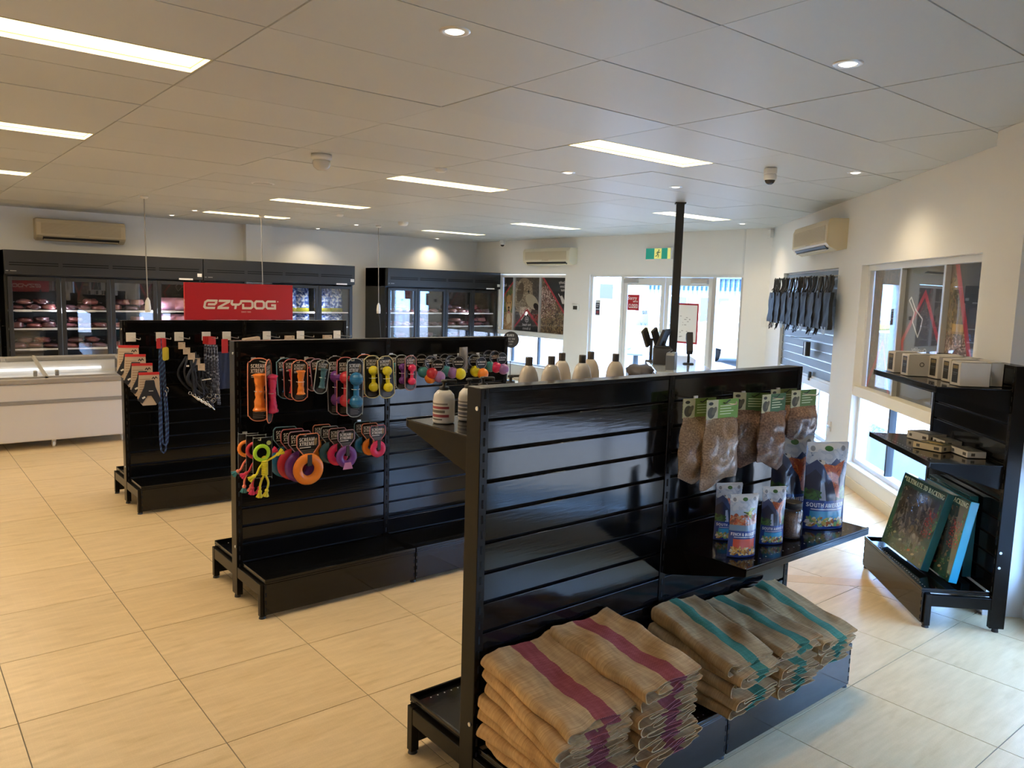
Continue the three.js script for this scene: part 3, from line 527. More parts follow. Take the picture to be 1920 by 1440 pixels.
// ---------- detectors, cameras ----------
{
  let o = thing('motion_detector', 'domed white motion detector with clear lens in the ceiling', 'detector', [2.646, CH, -5.574]);
  mesh('base', lathe([[0, 0], [0.075, 0], [0.075, -0.03], [0.06, -0.045], [0, -0.045]]), MAT.plug, o); mesh('lens', lathe([[0.062, -0.045], [0.068, -0.06], [0.06, -0.09], [0.035, -0.112], [0, -0.118]]), std([0.62, 0.60, 0.56], 0.25), o);
  for (const [x, z, r, h, label] of [[3.619, -5.429, 0.05, 0.03, 'small round cream sensor before the middle-row light'], [6.128, -10.172, 0.075, 0.06, 'domed cream smoke detector far down the ceiling'], [4.983, -9.936, 0.05, 0.03, 'flat round sensor far down the ceiling']]) {
    o = thing('smoke_detector', label, 'detector', [x, CH, z]); mesh('base', cyl(r, r, h * 0.4, 0, -h * 0.2, 0, 28), MAT.plug, o); mesh('cap', lathe([[r * 0.95, -h * 0.4], [r * 0.9, -h * 0.7], [r * 0.6, -h], [0, -h]]), MAT.plug, o);
  }
  o = thing('ceiling_speaker', 'flat round white disc set in the ceiling', 'speaker', [2.993, CH, -7.601]); mesh('rim', lathe([[0.0, -0.006], [0.095, -0.006], [0.11, -0.003], [0.11, 0]]), MAT.white, o); mesh('cover', cyl(0.09, 0.09, 0.004, 0, -0.008, 0, 32), std([0.6, 0.59, 0.57], 0.7), o);
  for (const [x, y, z, ry, label] of [[5.247, CH, -3.45, 0.8, 'white dome security camera under the ceiling near the slanted wall'], [9.45, CH, -12.0, 0.3, 'small dome security camera in the back corner above the dog poster']]) {
    o = thing('security_camera', label, 'camera', [x, y, z], ry); mesh('mount', [rbox(0.085, 0.05, 0.085, 0.012, 0, -0.025, 0)], MAT.white, o); mesh('shell', lathe([[0.045, -0.05], [0.048, -0.075], [0.04, -0.09]]), MAT.white, o); mesh('dome', put(new THREE.SphereGeometry(0.038, 24, 12, 0, 2 * PI, PI / 2, PI / 2), 0, -0.085, 0), std([0.02, 0.02, 0.025], 0.08), o);
  }
}
// ---------- hanging power cords ----------
[[2.476, -9.875, 1.33, 'hanging power cord at the left, dropping before the fridges'], [4.358, -11.137, 1.5, 'hanging power cord that drops behind the red sign'], [6.267, -11.149, 1.28, 'hanging power cord with white plug before the gap between fridges']].forEach(([x, z, y1, label], i) => {
  const o = thing('power_cord', label, 'power cord', [x, CH, z]);
  mesh('ceiling_rose', lathe([[0, 0], [0.045, 0], [0.042, -0.025], [0.012, -0.035], [0, -0.035]]), MAT.plug, o);
  mesh('cable', tube([[0, -0.03, 0], [0.004, (y1 - CH) * 0.5, 0.002], [0.012, y1 - CH + 0.15, 0]], 0.0065, 20, 8), MAT.grey, o);
  mesh('plug', [lathe([[0.008, 0.17], [0.026, 0.13], [0.034, 0.05], [0.03, 0], [0, 0]])].map((g) => put(g, 0.012, y1 - CH, 0)), MAT.plug, o);
  if (i === 2) mesh('lead_down', tube([[0.012, y1 - CH, 0], [0.03, y1 - CH - 0.12, 0.01], [0.05, y1 - CH - 0.45, 0.02]], 0.005, 16, 6), MAT.dark, o);
});

// ---------- glass-door fridges ----------
const R7 = rng(77);
const meatMats = [[0.16, 0.045, 0.05], [0.22, 0.07, 0.07], [0.10, 0.035, 0.045], [0.30, 0.13, 0.12], [0.13, 0.06, 0.075]].map((c) => std(c, 0.35, { clearcoat: 1, clearcoatRoughness: 0.12 }));
const pinkMats = [[0.55, 0.22, 0.26], [0.62, 0.32, 0.33]].map((c) => std(c, 0.35, { clearcoat: 1, clearcoatRoughness: 0.12 }));
function lump(w, h, d, seed) {
  const g = new THREE.SphereGeometry(1, 14, 9), p = g.attributes.position;
  for (let i = 0; i < p.count; i++) { const x = p.getX(i), y = p.getY(i), z = p.getZ(i); const n = 1 + 0.34 * noise.noise(x * 1.7 + seed, y * 1.7, z * 1.7 + seed * 2); const sq = (v) => Math.sign(v) * Math.pow(Math.abs(v), 0.75); p.setXYZ(i, sq(x) * n * w / 2, Math.max(-0.42, sq(y) * n * 0.5) * h + 0.42 * h, sq(z) * n * d / 2); }
  g.computeVertexNormals(); return merge(g);
}
const lumps = [1, 2, 3, 4, 5, 6].map((s) => lump(0.19, 0.075 + 0.012 * (s % 3), 0.24, s * 3.1));
const collar = [1, 2, 3].map((s) => { const parts = []; for (const q of [-1, 1]) { const g = new THREE.PlaneGeometry(0.05, 0.22, 3, 5), p = g.attributes.position; for (let i = 0; i < p.count; i++) p.setZ(i, 0.02 * noise.noise(p.getX(i) * 30 + s, p.getY(i) * 20, s)); g.computeVertexNormals(); parts.push(put(g, q * 0.115, 0.03, 0, -PI / 2, 0, q * 0.25)); } return merge(parts); });
const filmM = std([0.75, 0.74, 0.78], 0.2, { clearcoat: 1 });
const bagBlue = dataTex(128, 256, (x, y) => { const n = fbm(x * 5, y * 7, 2, 4), m = fbm(x * 9, y * 9, 8, 3); if (y < 0.16) return [206 + 40 * n, 200 + 40 * m, 60 + 60 * m]; const k = n + m * 0.8; return k > 0.12 ? [224, 232, 242] : k > -0.08 ? [120 + 60 * n, 150 + 60 * n, 214] : [44, 74, 158 + 60 * n]; });
const bagM = std(0xffffff, 0.3, { map: bagBlue, clearcoat: 0.8 }), bagPink = std([0.62, 0.30, 0.42], 0.35, { clearcoat: 0.8 });
function pillowBag(w, h, d, seed) {
  const g = new THREE.BoxGeometry(w, h, d, 6, 8, 2), p = g.attributes.position;
  for (let i = 0; i < p.count; i++) { let x = p.getX(i), y = p.getY(i), z = p.getZ(i); const a = 1 - Math.pow(Math.abs(2 * x / w), 3), b = 1 - Math.pow(Math.abs(2 * y / h), 4); const k = 0.18 + 0.82 * a * b; z = z * k * (1 + 0.35 * noise.noise(x * 14 + seed, y * 14, seed)); x *= 1 - 0.06 * noise.noise(y * 12, seed, 2); p.setXYZ(i, x, y + h / 2, z); }
  g.computeVertexNormals(); return merge(g);
}
const bigBags = [1, 2, 3].map((s) => pillowBag(0.27, 0.40, 0.18, s * 5.7));
const WHICH = ['first', 'second', 'third', 'fourth'];
function fridge(label, run, x0, zf, contents, opt = {}) {
  const W = 2.55, Dp = 0.78, Ht = 2.05, o = thing('glass_door_fridge', label, 'fridge', [x0, 0, zf], 0, 'upright glass-door fridges'), dw = (W - 0.06) / 4, Y1 = 1.70, Y0 = 0.32;
  mesh('cabinet', [span(0, W, 0.08, 0.30, -Dp, -0.04), span(0, 0.03, 0.30, Ht, -Dp, -0.06), span(W - 0.03, W, 0.30, Ht, -Dp, -0.06), span(0, W, Y1 + 0.02, Ht, -Dp, -0.02), span(0.03, W - 0.03, 0.30, Y1 + 0.02, -Dp, -Dp + 0.03)], MAT.fridge, o);
  mesh('kick_panel', span(0.02, W - 0.02, 0.0, 0.08, -Dp + 0.05, -0.08), MAT.dark, o);
  const hp = mesh('header_panel', [rspan(0, W, Y1 + 0.03, Ht, -0.02, 0.03, 0.006)], MAT.fridge, o);
  const slots = []; for (let d = 0; d < 4; d++) for (const y of [1.855, 1.885]) slots.push(box(dw - 0.05, 0.013, 0.006, 0.03 + dw * (d + 0.5), y, 0.0305)); mesh('grille_slots', slots, MAT.slot, hp);
  mesh('logo_mark', [box(0.07, 0.008, 0.002, 0.10, 1.775, 0.031), box(0.03, 0.008, 0.002, 0.03, 1.775, 0.031)], MAT.grey, hp);
  mesh('price_label', box(0.065, 0.05, 0.003, W - 0.05, 1.80, 0.032), MAT.plug, hp); mesh('price_label', box(0.20, 0.025, 0.003, W - 0.25, 1.735, 0.032), MAT.plug, hp);
  const led = new THREE.MeshStandardMaterial({ color: 0xffffff, emissive: C(0.85, 0.95, 1.1), emissiveIntensity: 1.2 });
  for (let d = 0; d < 4; d++) {
    const a = 0.03 + dw * d, b = a + dw, D = mesh('door', [rspan(a + 0.003, a + 0.055, Y0, Y1, -0.055, -0.005, 0.004), rspan(b - 0.055, b - 0.003, Y0, Y1, -0.055, -0.005, 0.004), rspan(a + 0.055, b - 0.055, Y1 - 0.05, Y1, -0.055, -0.005, 0.004), rspan(a + 0.055, b - 0.055, Y0, Y0 + 0.07, -0.055, -0.005, 0.004)], MAT.fridge, o);
    mesh('pane', span(a + 0.05, b - 0.05, Y0 + 0.06, Y1 - 0.045, -0.024, -0.020), MAT.glass, D); mesh('inner_pane', span(a + 0.05, b - 0.05, Y0 + 0.06, Y1 - 0.045, -0.044, -0.040), MAT.glass, D);
    mesh('light_strip', span(b - 0.006, b + 0.006, Y0 + 0.1, Y1 - 0.07, -0.09, -0.075), led, o);
    if (d % 2 === 0 && contents.length) { const l = new THREE.PointLight(C(0.88, 0.96, 1.08), opt.light ?? 0.32, 0, 2); l.position.set(x0 + b, 1.25, zf - 0.10); l.shadow.radius = 2; l.castShadow = true; scene.add(l); }
  }
  const levels = [0.40, 0.72, 1.0, 1.25];
  for (const y of levels) { const s = mesh('shelf', [span(0.035, W - 0.035, y - 0.012, y, -Dp + 0.04, -0.14)], MAT.fridgeIn, o); mesh('price_strip', box(W - 0.07, 0.022, 0.004, W / 2, y - 0.008, -0.137), MAT.white, s); }
  mesh('price_tickets', [0, 1, 2, 3].flatMap((d) => levels.map((y, n) => box(0.2, 0.03, 0.003, 0.03 + dw * (d + 0.3 + 0.25 * ((n * 7 + d) % 3)), y - 0.008, -0.133))), MAT.plug, o);
  // contents
  contents.forEach((kind, d) => {
    const cx = 0.03 + dw * (d + 0.5);
    levels.forEach((y, n) => {
      if (y < 0.5 && !opt.low) return;
      const where = 'on the ' + ['bottom', 'lower', 'middle', 'upper'][n] + ' shelf behind ' + WHICH[d] + ' door of ' + run + ' fridge';
      if (kind === 'blue') { if (n === 3 || n === 2) for (let q = 0; q < 2; q++) { const s = shared('ice_bag', bigBags[(q + n) % 3], bagM, null, [x0 + cx - 0.13 + 0.26 * q, y, zf - 0.25 - 0.04 * q], [-0.05, (q - 0.5) * 0.2, 0]); s.scale.set(1, n === 2 ? 0.55 : 1, 1); tag(s, (q ? 'right' : 'left') + ' blue bag ' + where, 'bag', 'bags ' + where); } return; }
      if (kind === 'pink' && n >= 2) { for (let q = 0; q < 2; q++) { const s = shared('mince_bag', bigBags[(q + n) % 3], bagPink, null, [x0 + cx - 0.13 + 0.26 * q, y, zf - 0.25], [-0.05, (q - 0.5) * 0.2, 0]); s.scale.set(1, 0.5, 1); tag(s, (q ? 'right' : 'left') + ' pink bag ' + where, 'bag', 'bags ' + where); } return; }
      const cnt = 3; for (let q = 0; q < cnt; q++) {
        const row = 0, px = x0 + cx - 0.19 + 0.19 * q + (R7() - 0.5) * 0.03, pz = zf - 0.26 - (R7()) * 0.04, v = Math.floor(R7() * 6), pink = (n <= 0 && d === 0) || (kind === 'pale');
        const o2 = thing('meat_pack', ['left', 'centre', 'right'][q] + (pink ? ' pink' : ' dark') + ' meat pack ' + where, 'meat pack', [px, y, pz], R7() * 0.6 - 0.3, 'meat packs ' + where);
        shared('meat', lumps[v], (pink ? pinkMats : meatMats)[Math.floor(R7() * (pink ? 2 : 5))], o2); shared('wrapper_ends', collar[v % 3], filmM, o2);
      }
      for (let q = 0; q < 2; q++) if (R7() < 0.7) {
        const o2 = thing('meat_pack', (q ? 'right' : 'left') + ' stacked meat pack ' + where, 'meat pack', [x0 + cx - 0.1 + 0.2 * q, y + 0.078, zf - 0.29], R7() * 0.6 - 0.3, 'stacked meat packs ' + where);
        shared('meat', lumps[Math.floor(R7() * 6)], meatMats[Math.floor(R7() * 5)], o2); shared('wrapper_ends', collar[q], filmM, o2);
      }
    });
  });
  return o;
}
fridge('long black glass-door fridge of dark meat packs, left of the red sign', 'left', 1.335, -12.3, ['meat', 'meat', 'meat', 'pink'], {});
fridge('long black glass-door fridge partly behind the red sign, blue bags inside', 'middle', 3.895, -12.3, ['pink', 'meat', 'blue', 'blue'], {});
fridge('black glass-door fridge in the back corner mirroring the windows', 'corner', 7.09, -12.3, ['meat', 'meat', 'meat', 'meat'], {});
fridge('black glass-door fridge at the left edge, mostly out of view', 'leftmost', -1.28, -12.3, ['none'].slice(1), {});

// ---------- chest freezer ----------
{
  const x0 = -0.55, x1 = 2.12, o = thing('chest_freezer', 'white island freezer with sliding glass lids before the fridges', 'freezer', [0, 0, 0]);
  const body = std([0.74, 0.72, 0.68], 0.4);
  mesh('body', rspan(x0, x1, 0.075, 0.655, -9.76, -8.9, 0.015, 2), body, o);
  mesh('bumper', rspan(x0 - 0.006, x1 + 0.006, 0.45, 0.488, -9.77, -8.885, 0.008, 2), MAT.grey, o);
  const rimMat = std([0.38, 0.36, 0.33], 0.4);
  mesh('rim', [rspan(x0 - 0.01, x1 + 0.01, 0.655, 0.705, -8.93, -8.87, 0.012, 2), rspan(x0 - 0.01, x1 + 0.01, 0.80, 0.85, -9.79, -9.72, 0.012, 2), span(x0 - 0.01, x0 + 0.03, 0.655, 0.70, -9.76, -8.9), span(x1 - 0.03, x1 + 0.01, 0.655, 0.70, -9.76, -8.9)], rimMat, o);
  mesh('end_cheek', [[x0 - 0.01, 0], [x1 - 0.025, 0]].map(([x]) => put(poly([[8.9, 0.69], [9.76, 0.69], [9.76, 0.84]], 0.03), x + 0.035, 0, 0, 0, PI / 2)), MAT.glass, o);
  mesh('liner', [span(x0 + 0.06, x1 - 0.06, 0.25, 0.26, -9.7, -8.95), span(x0 + 0.04, x1 - 0.04, 0.65, 0.80, -9.74, -9.72)], MAT.white, o);
  const ang = Math.atan2(0.14, 0.84);
  for (const [a, b, s, n] of [[x0 + 0.02, 1.30, 1], [1.27, x1 - 0.02, -1]]) {
    const L = mesh('lid_frame', [box(b - a, 0.02, 0.03, (a + b) / 2, 0.712, -8.92), box(b - a, 0.02, 0.03, (a + b) / 2, 0.845, -9.74), box(0.025, 0.02, 0.85, a + 0.012, 0.778 + 0.004 * s, -9.33, ang), box(0.025, 0.02, 0.85, b - 0.012, 0.778 + 0.004 * s, -9.33, ang)], rimMat, o);
    mesh('lid_pane', box(b - a - 0.04, 0.005, 0.82, (a + b) / 2, 0.779, -9.33, ang), MAT.glass, L);
    mesh('lid_handle', [rbox(0.035, 0.06, 0.04, 0.01, s > 0 ? b - 0.10 : a + 0.12, 0.745, -9.0, 0.2)], MAT.grey, L);
  }
  mesh('inner_divider', span(1.275, 1.295, 0.3, 0.69, -9.7, -8.95), MAT.white, o);
  for (const x of [x0 + 0.3, 1.33, x1 - 0.15]) for (const z of [-8.96, -9.68]) { const c = mesh('caster', [cyl(0.03, 0.03, 0.022, x, 0.03, z, 20, 0, 0, PI / 2)], MAT.plug, o); mesh('caster_fork', [span(x - 0.02, x + 0.02, 0.06, 0.078, z - 0.025, z + 0.025), span(x - 0.018, x - 0.014, 0.02, 0.065, z - 0.015, z + 0.015), span(x + 0.014, x + 0.018, 0.02, 0.065, z - 0.015, z + 0.015)], MAT.zinc, c); }
  const l = new THREE.RectAreaLight(C(0.9, 0.96, 1.05), 1.6, 2.3, 0.03); l.position.set((x0 + x1) / 2, 0.70, -9.70); l.lookAt((x0 + x1) / 2, 0.3, -9.2); scene.add(l);
  mesh('light_tube', box(2.3, 0.02, 0.02, (x0 + x1) / 2, 0.715, -9.705), new THREE.MeshStandardMaterial({ color: 0xffffff, emissive: C(1, 1.05, 1.1), emissiveIntensity: 1.5 }), o);
  const boxT = canvasTex(128, 128, (c) => { c.fillStyle = '#e9ecf0'; c.fillRect(0, 0, 128, 128); c.fillStyle = '#8ea3c9'; c.fillRect(0, 84, 128, 44); blob(c, 64, 40, 40, 22, '#e6c636'); });
  const fz = std(0xffffff, 0.5, { map: boxT }), R = rng(31);
  [[0.75, 'white and yellow frozen carton at the left edge'], [1.06, 'white frozen carton left of the lid handles'], [1.5, 'white frozen carton right of the lid handles'], [1.84, 'yellow-printed frozen carton in the right-hand end']].forEach(([x, label], i) => tag(shared('frozen_carton', merge(rbox(0.27, 0.33, 0.4, 0.01)), fz, null, [x, 0.425, -9.15 - 0.02 * i], [0, (R() - 0.5) * 0.1, 0]), label + ' inside the chest freezer', 'carton', 'frozen cartons'));
}

// ---------- pole and counter ----------
{
  const P = thing('black_pole', 'square black pole rising from counter to ceiling', 'pole', [6.59, 0, -5.38], H45);
  mesh('shaft', rspan(-0.04, 0.04, 0, CH - 0.001, -0.04, 0.04, 0.004), MAT.blackDull, P); mesh('collar', rspan(-0.055, 0.055, CH - 0.015, CH - 0.001, -0.055, 0.055, 0.003), MAT.blackDull, P);
  const K = thing('sales_counter', 'sales counter with pale reflecting top round the black pole', 'counter', [0, 0, 0], H45);  // local x along the slanted wall
  const topM = std([0.36, 0.40, 0.44], 0.12);
  mesh('worktop', [rspan(7.30, 9.4, 0.965, 1.0, 0.60, 0.81, 0.004), rspan(7.30, 9.4, 0.965, 1.0, 0.90, 1.16, 0.004), rspan(7.30, 8.41, 0.965, 1.0, 0.80, 0.91, 0.004), rspan(8.51, 9.4, 0.965, 1.0, 0.80, 0.91, 0.004)], topM, K);
  mesh('front_panel', [span(7.34, 9.36, 0.02, 0.965, 0.63, 0.66)], MAT.blackDull, K); mesh('end_panel', span(7.34, 7.37, 0.02, 0.965, 0.66, 1.12), MAT.blackDull, K); mesh('end_panel', span(9.33, 9.36, 0.02, 0.965, 0.66, 1.12), MAT.blackDull, K); mesh('kick', span(7.36, 9.34, 0, 0.06, 0.68, 0.72), MAT.dark, K);
  const at = (u, w) => uw(u, 1.0, w);
  let o = thing('till_screen', 'dark till screen leaning beside the pole', 'till', at(8.28, 0.74), H45 + PI * 0.9);
  mesh('stand', [cyl(0.09, 0.11, 0.015, 0, 0.0075, 0), cyl(0.02, 0.02, 0.22, 0, 0.12, 0)], MAT.dark, o); mesh('screen', rbox(0.3, 0.24, 0.03, 0.008, 0, 0.24, 0.01, -0.35), MAT.dark, o); mesh('bezel', rbox(0.26, 0.20, 0.004, 0.003, 0, 0.246, 0.026, -0.35), std([0.05, 0.055, 0.06], 0.15), o);
  o = thing('payment_stand', 'white-edged card terminals tilted beside the pole', 'card terminal', at(8.36, 0.62), H45 + 2.2);
  mesh('post', [cyl(0.05, 0.06, 0.02, 0, 0.01, 0), cyl(0.016, 0.016, 0.24, 0, 0.13, 0)], MAT.dark, o); for (const [x, t] of [[-0.06, 0.5], [0.07, 0.55]]) { const k = mesh('terminal', rbox(0.09, 0.2, 0.035, 0.008, x, 0.26, 0, 0, 0.3, -t), MAT.dark, o); mesh('terminal_face', rbox(0.08, 0.19, 0.006, 0.003, x, 0.26, 0.019, 0, 0.3, -t), MAT.plug, k); }
  o = thing('till_printer', 'black receipt printer in front of the pole', 'printer', at(8.12, 0.72), H45 + PI);
  mesh('case', rbox(0.17, 0.17, 0.19, 0.015, 0, 0.085, 0), MAT.dark, o); mesh('lid', rbox(0.15, 0.02, 0.16, 0.006, 0, 0.178, 0.01), MAT.blackDull, o);
  o = thing('flag_display', 'dark fan-shaped hand-held scanner right of the pole', 'scanner', at(8.24, 1.0), H45 + PI);
  mesh('post', [cyl(0.05, 0.06, 0.015, 0, 0.008, 0), cyl(0.014, 0.014, 0.28, 0, 0.14, 0)], MAT.dark, o); mesh('head', put(poly([[-0.03, 0.0], [0.05, 0.02], [0.13, -0.16], [0.10, -0.19], [0.04, -0.08], [-0.03, -0.05]], 0.05, 0.006), 0, 0.31, -0.02), MAT.blackDull, o);
  o = thing('carry_case', 'dark grey case with cut corners standing on the counter', 'case', at(7.62, 0.76), H45 + PI * 0.93);
  mesh('shell', put(poly([[-0.11, 0], [0.11, 0], [0.11, 0.13], [0.09, 0.15], [-0.09, 0.15], [-0.11, 0.12]], 0.07, 0.006), 0, 0.006, -0.04), std([0.09, 0.10, 0.115], 0.4), o); mesh('handle', tube([[-0.04, 0.155, 0], [-0.03, 0.178, 0], [0.03, 0.178, 0], [0.04, 0.155, 0]], 0.007, 16), MAT.dark, o);
  o = thing('dark_bag', 'crumpled dark bag at the counter end behind white bottles', 'bag', at(7.52, 0.46), H45);
  o.position.y = 0; mesh('stand', rspan(-0.16, 0.16, 0, 0.93, -0.1, 0.1, 0.01), MAT.blackDull, o); mesh('bag', put(lump(0.34, 0.12, 0.24, 9.3), 0, 0.93, 0), std([0.05, 0.045, 0.05], 0.6), o);
  o = thing('black_bin', 'low black box before the right side pane', 'box', [8.6, 0, -6.6], 0.4); mesh('case', rspan(-0.24, 0.24, 0, 0.52, -0.2, 0.2, 0.02), MAT.blackDull, o); mesh('lid', rspan(-0.25, 0.25, 0.52, 0.56, -0.21, 0.21, 0.01), MAT.dark, o);
}

// ---------- slotted panel with black goods ----------
{
  const P = thing('slotted_panel', 'grey slotted wall panel filling the window bay by the entrance', 'wall panel', [0, 0, 0], H45);
  const a = 8.17, b = 10.43, wf = WW + 0.035, slatM = std([0.13, 0.148, 0.165], 0.4), lip = std([0.62, 0.66, 0.68], 0.25, { metalness: 0.5 });
  mesh('backing', span(a, b, 0.86, 2.01, wf + 0.009, wf + 0.022), lip, P); mesh('bottom_rail', rspan(a - 0.01, b + 0.005, 0.835, 0.868, wf - 0.012, wf + 0.02, 0.004), MAT.frameWhite, P);
  for (let i = 0; i < 12; i++) { const y0 = 0.868 + 0.097 * i; if (y0 > 1.98) break; mesh('slat', rspan(a, b, y0, Math.min(y0 + 0.082, 2.01), wf, wf + 0.0085, 0.002), slatM, P); }
  const leather = std([0.006, 0.0085, 0.012], 0.62), hair = std([0.07, 0.07, 0.075], 0.7), pale = std([0.30, 0.33, 0.35], 0.5);
  const strands = (seed) => { const R = rng(seed), g = []; for (let i = 0; i < 12; i++) { const x = (R() - 0.5) * 0.17, z = (R() - 0.5) * 0.06, L = 0.12 + 0.1 * R(); g.push(tube([[x, 0.03 * R(), z], [x + 0.03 * (R() - 0.5), -L * 0.5, z + 0.03 * (R() - 0.5)], [x + 0.06 * (R() - 0.5), -L, z + 0.03]], 0.006, 6, 5)); } return merge(g); };
  const fringes = [1, 2, 3, 4].map((s) => strands(s * 13));
  const pouch = (seed) => { const R = rng(seed), w = 0.27, h = 0.36; const g = new THREE.BoxGeometry(w, h, 0.05, 5, 7, 2), p = g.attributes.position; for (let i = 0; i < p.count; i++) { const x = p.getX(i), y = p.getY(i); p.setZ(i, p.getZ(i) * (0.7 + 0.5 * Math.max(0, -y / h)) + 0.016 * noise.noise(x * 18 + seed, y * 12, seed)); p.setY(i, y + (y < -h * 0.35 ? 0.03 * noise.noise(x * 30, seed, 1) : 0)); } g.computeVertexNormals(); return merge(g); };
  const pouches = [1, 2, 3].map((s) => pouch(s * 7));
  let n = 0;
  for (let i = 0; i < 9; i++) { const u = 8.05 + 0.245 * i, w = 2.33 - 0.012 * i;
    const o = thing('fringed_strap', ORD[i].replace('topmost', 'first') + ' grey fringed bundle from the window end of the top row on the slotted panel', 'strap bundle', uw(u + 0.06, 1.93, w), H45 + PI, 'fringed bundles on the slotted panel');
    shared('fringe', fringes[i % 4], hair, o).userData.kind = 'stuff'; mesh('hook', [cyl(0.004, 0.004, WW + 0.04 - w + 0.02, 0, 0.02, -(WW + 0.04 - w) / 2, 8, PI / 2)], MAT.zinc, o);
    const q = thing('black_pouch', ORD[i].replace('topmost', 'first') + ' black pouch from the window end of the lower row on the slotted panel', 'pouch', uw(u + 0.02, 1.60, w - 0.03), H45 + PI, 'black pouches on the slotted panel');
    shared('pouch', pouches[i % 3], leather, q); mesh('hang_tab', rspan(-0.03, 0.03, 0.16, 0.2, -0.004, 0.004, 0.002), leather, q);
    if (i % 3 === 0) mesh('pale_lining', put(poly([[-0.09, -0.16], [0.08, -0.16], [0.06, -0.23], [-0.02, -0.24]], 0.004), 0, 0, 0.02), pale, q);
    else mesh('leather_tassel', put(fringes[(i + 1) % 4].clone(), 0, -0.15, 0, 0, 0, 0, 0.55), leather, q);
  }
  for (const [u, y, label] of [[9.05, 1.22, 'loose wire hook with clips on the bare grey slats'], [8.95, 0.86, 'black clip hung at the bottom edge of the slotted panel']]) {
    const o = thing('display_clip', label, 'clip', uw(u, y, WW + 0.03), H45 + PI);
    if (y > 1) { mesh('wire', tube([[-0.02, 0.06, 0.0], [-0.02, 0.055, 0.1], [0.04, 0.07, 0.24]], 0.004, 12, 6), MAT.dark, o); for (const x of [0, 0.05, 0.1]) mesh('clip', rbox(0.025, 0.16, 0.05, 0.006, x, -0.06, 0.06), x === 0.05 ? MAT.zinc : MAT.dark, o); }
    else { mesh('body', rbox(0.05, 0.1, 0.03, 0.01, 0, 0, 0.02), MAT.dark, o); mesh('clasp', rbox(0.03, 0.03, 0.02, 0.005, 0, -0.03, 0.04), MAT.zinc, o); }
  }
}
// ---------- black display shelving ----------
const BW = 0.9, GH = 1.4, GT = 0.037;
const slatG = merge(rbox(BW - 0.034, 0.0895, 0.012, 0.0025, 0, 0, 0, 0, 0, 0, 1));
const uprightG = merge(rbox(0.032, GH - 0.02, GT * 2, 0.003, 0, GH / 2 + 0.01, 0));
const slotG = merge(Array.from({ length: 26 }, (_, i) => box(0.007, 0.027, 0.002, 0, 0.13 + 0.05 * i, GT)));
const trayG = merge([rspan(-BW / 2 + 0.004, BW / 2 - 0.004, 0.186, 0.196, 0.04, 0.381, 0.002), rspan(-BW / 2 + 0.004, BW / 2 - 0.004, 0.196, 0.212, 0.371, 0.381, 0.002), rspan(-BW / 2 + 0.004, -BW / 2 + 0.012, 0.196, 0.21, 0.04, 0.372, 0.002), rspan(BW / 2 - 0.012, BW / 2 - 0.004, 0.196, 0.21, 0.04, 0.372, 0.002)]);
const kickG = merge([rspan(-BW / 2 + 0.003, BW / 2 - 0.003, 0.022, 0.184, 0.367, 0.377, 0.002)]);
const kickSlotG = merge([-1, 1].flatMap((s) => Array.from({ length: 4 }, (_, i) => box(0.006, 0.022, 0.002, s * (BW / 2 - 0.009), 0.05 + 0.04 * i, 0.3772))));
const legG = merge([rspan(-0.016, 0.016, 0.012, 0.184, 0.333, 0.366, 0.003), rspan(-0.014, 0.014, 0.118, 0.18, GT, 0.335, 0.003)]);
const footG = merge([cyl(0.015, 0.018, 0.012, 0, 0.006, 0.35, 16)]);
const dotsG = merge(Array.from({ length: 26 }, (_, i) => cyl(0.0028, 0.0028, 0.0008, -0.38 + 0.0304 * i, 0.1964, 0.34, 8)));
const holeGlintM = std([0.55, 0.53, 0.50], 0.5);  // pale discs stand for holes; lit floor below put into their colour
function shelfPart(parent, name, x0, y, z0, z1, t = 0.028) {   // shelf hung on the uprights, front at z1
  const s = Math.sign(z1 - z0), za = Math.min(z0, z1), zb = Math.max(z0, z1);
  const S = mesh(name, [rspan(x0 + 0.004, x0 + BW - 0.004, y - 0.006, y, za, zb, 0.002), s > 0 ? rspan(x0 + 0.004, x0 + BW - 0.004, y - t, y + 0.004, zb - 0.008, zb, 0.002) : rspan(x0 + 0.004, x0 + BW - 0.004, y - t, y + 0.004, za, za + 0.008, 0.002)], MAT.black, parent);
  for (const x of [x0 + 0.006, x0 + BW - 0.01]) mesh('bracket', put(poly([[s * z0, y - 0.006], [s * (z1 - s * 0.004), y - 0.006], [s * (z1 - s * 0.004), y - t], [s * (z0 + s * 0.02), y - 0.125], [s * z0, y - 0.125]], 0.004), x, 0, 0, 0, s > 0 ? -PI / 2 : PI / 2), MAT.blackEdge, S);
  mesh('perforation_glints', Array.from({ length: 20 }, (_, i) => cyl(0.0028, 0.0028, 0.0008, x0 + 0.08 + 0.038 * i, y + 0.0004, z1 - s * 0.045, 8)), holeGlintM, S).userData.kind = 'stuff';
  return S;
}
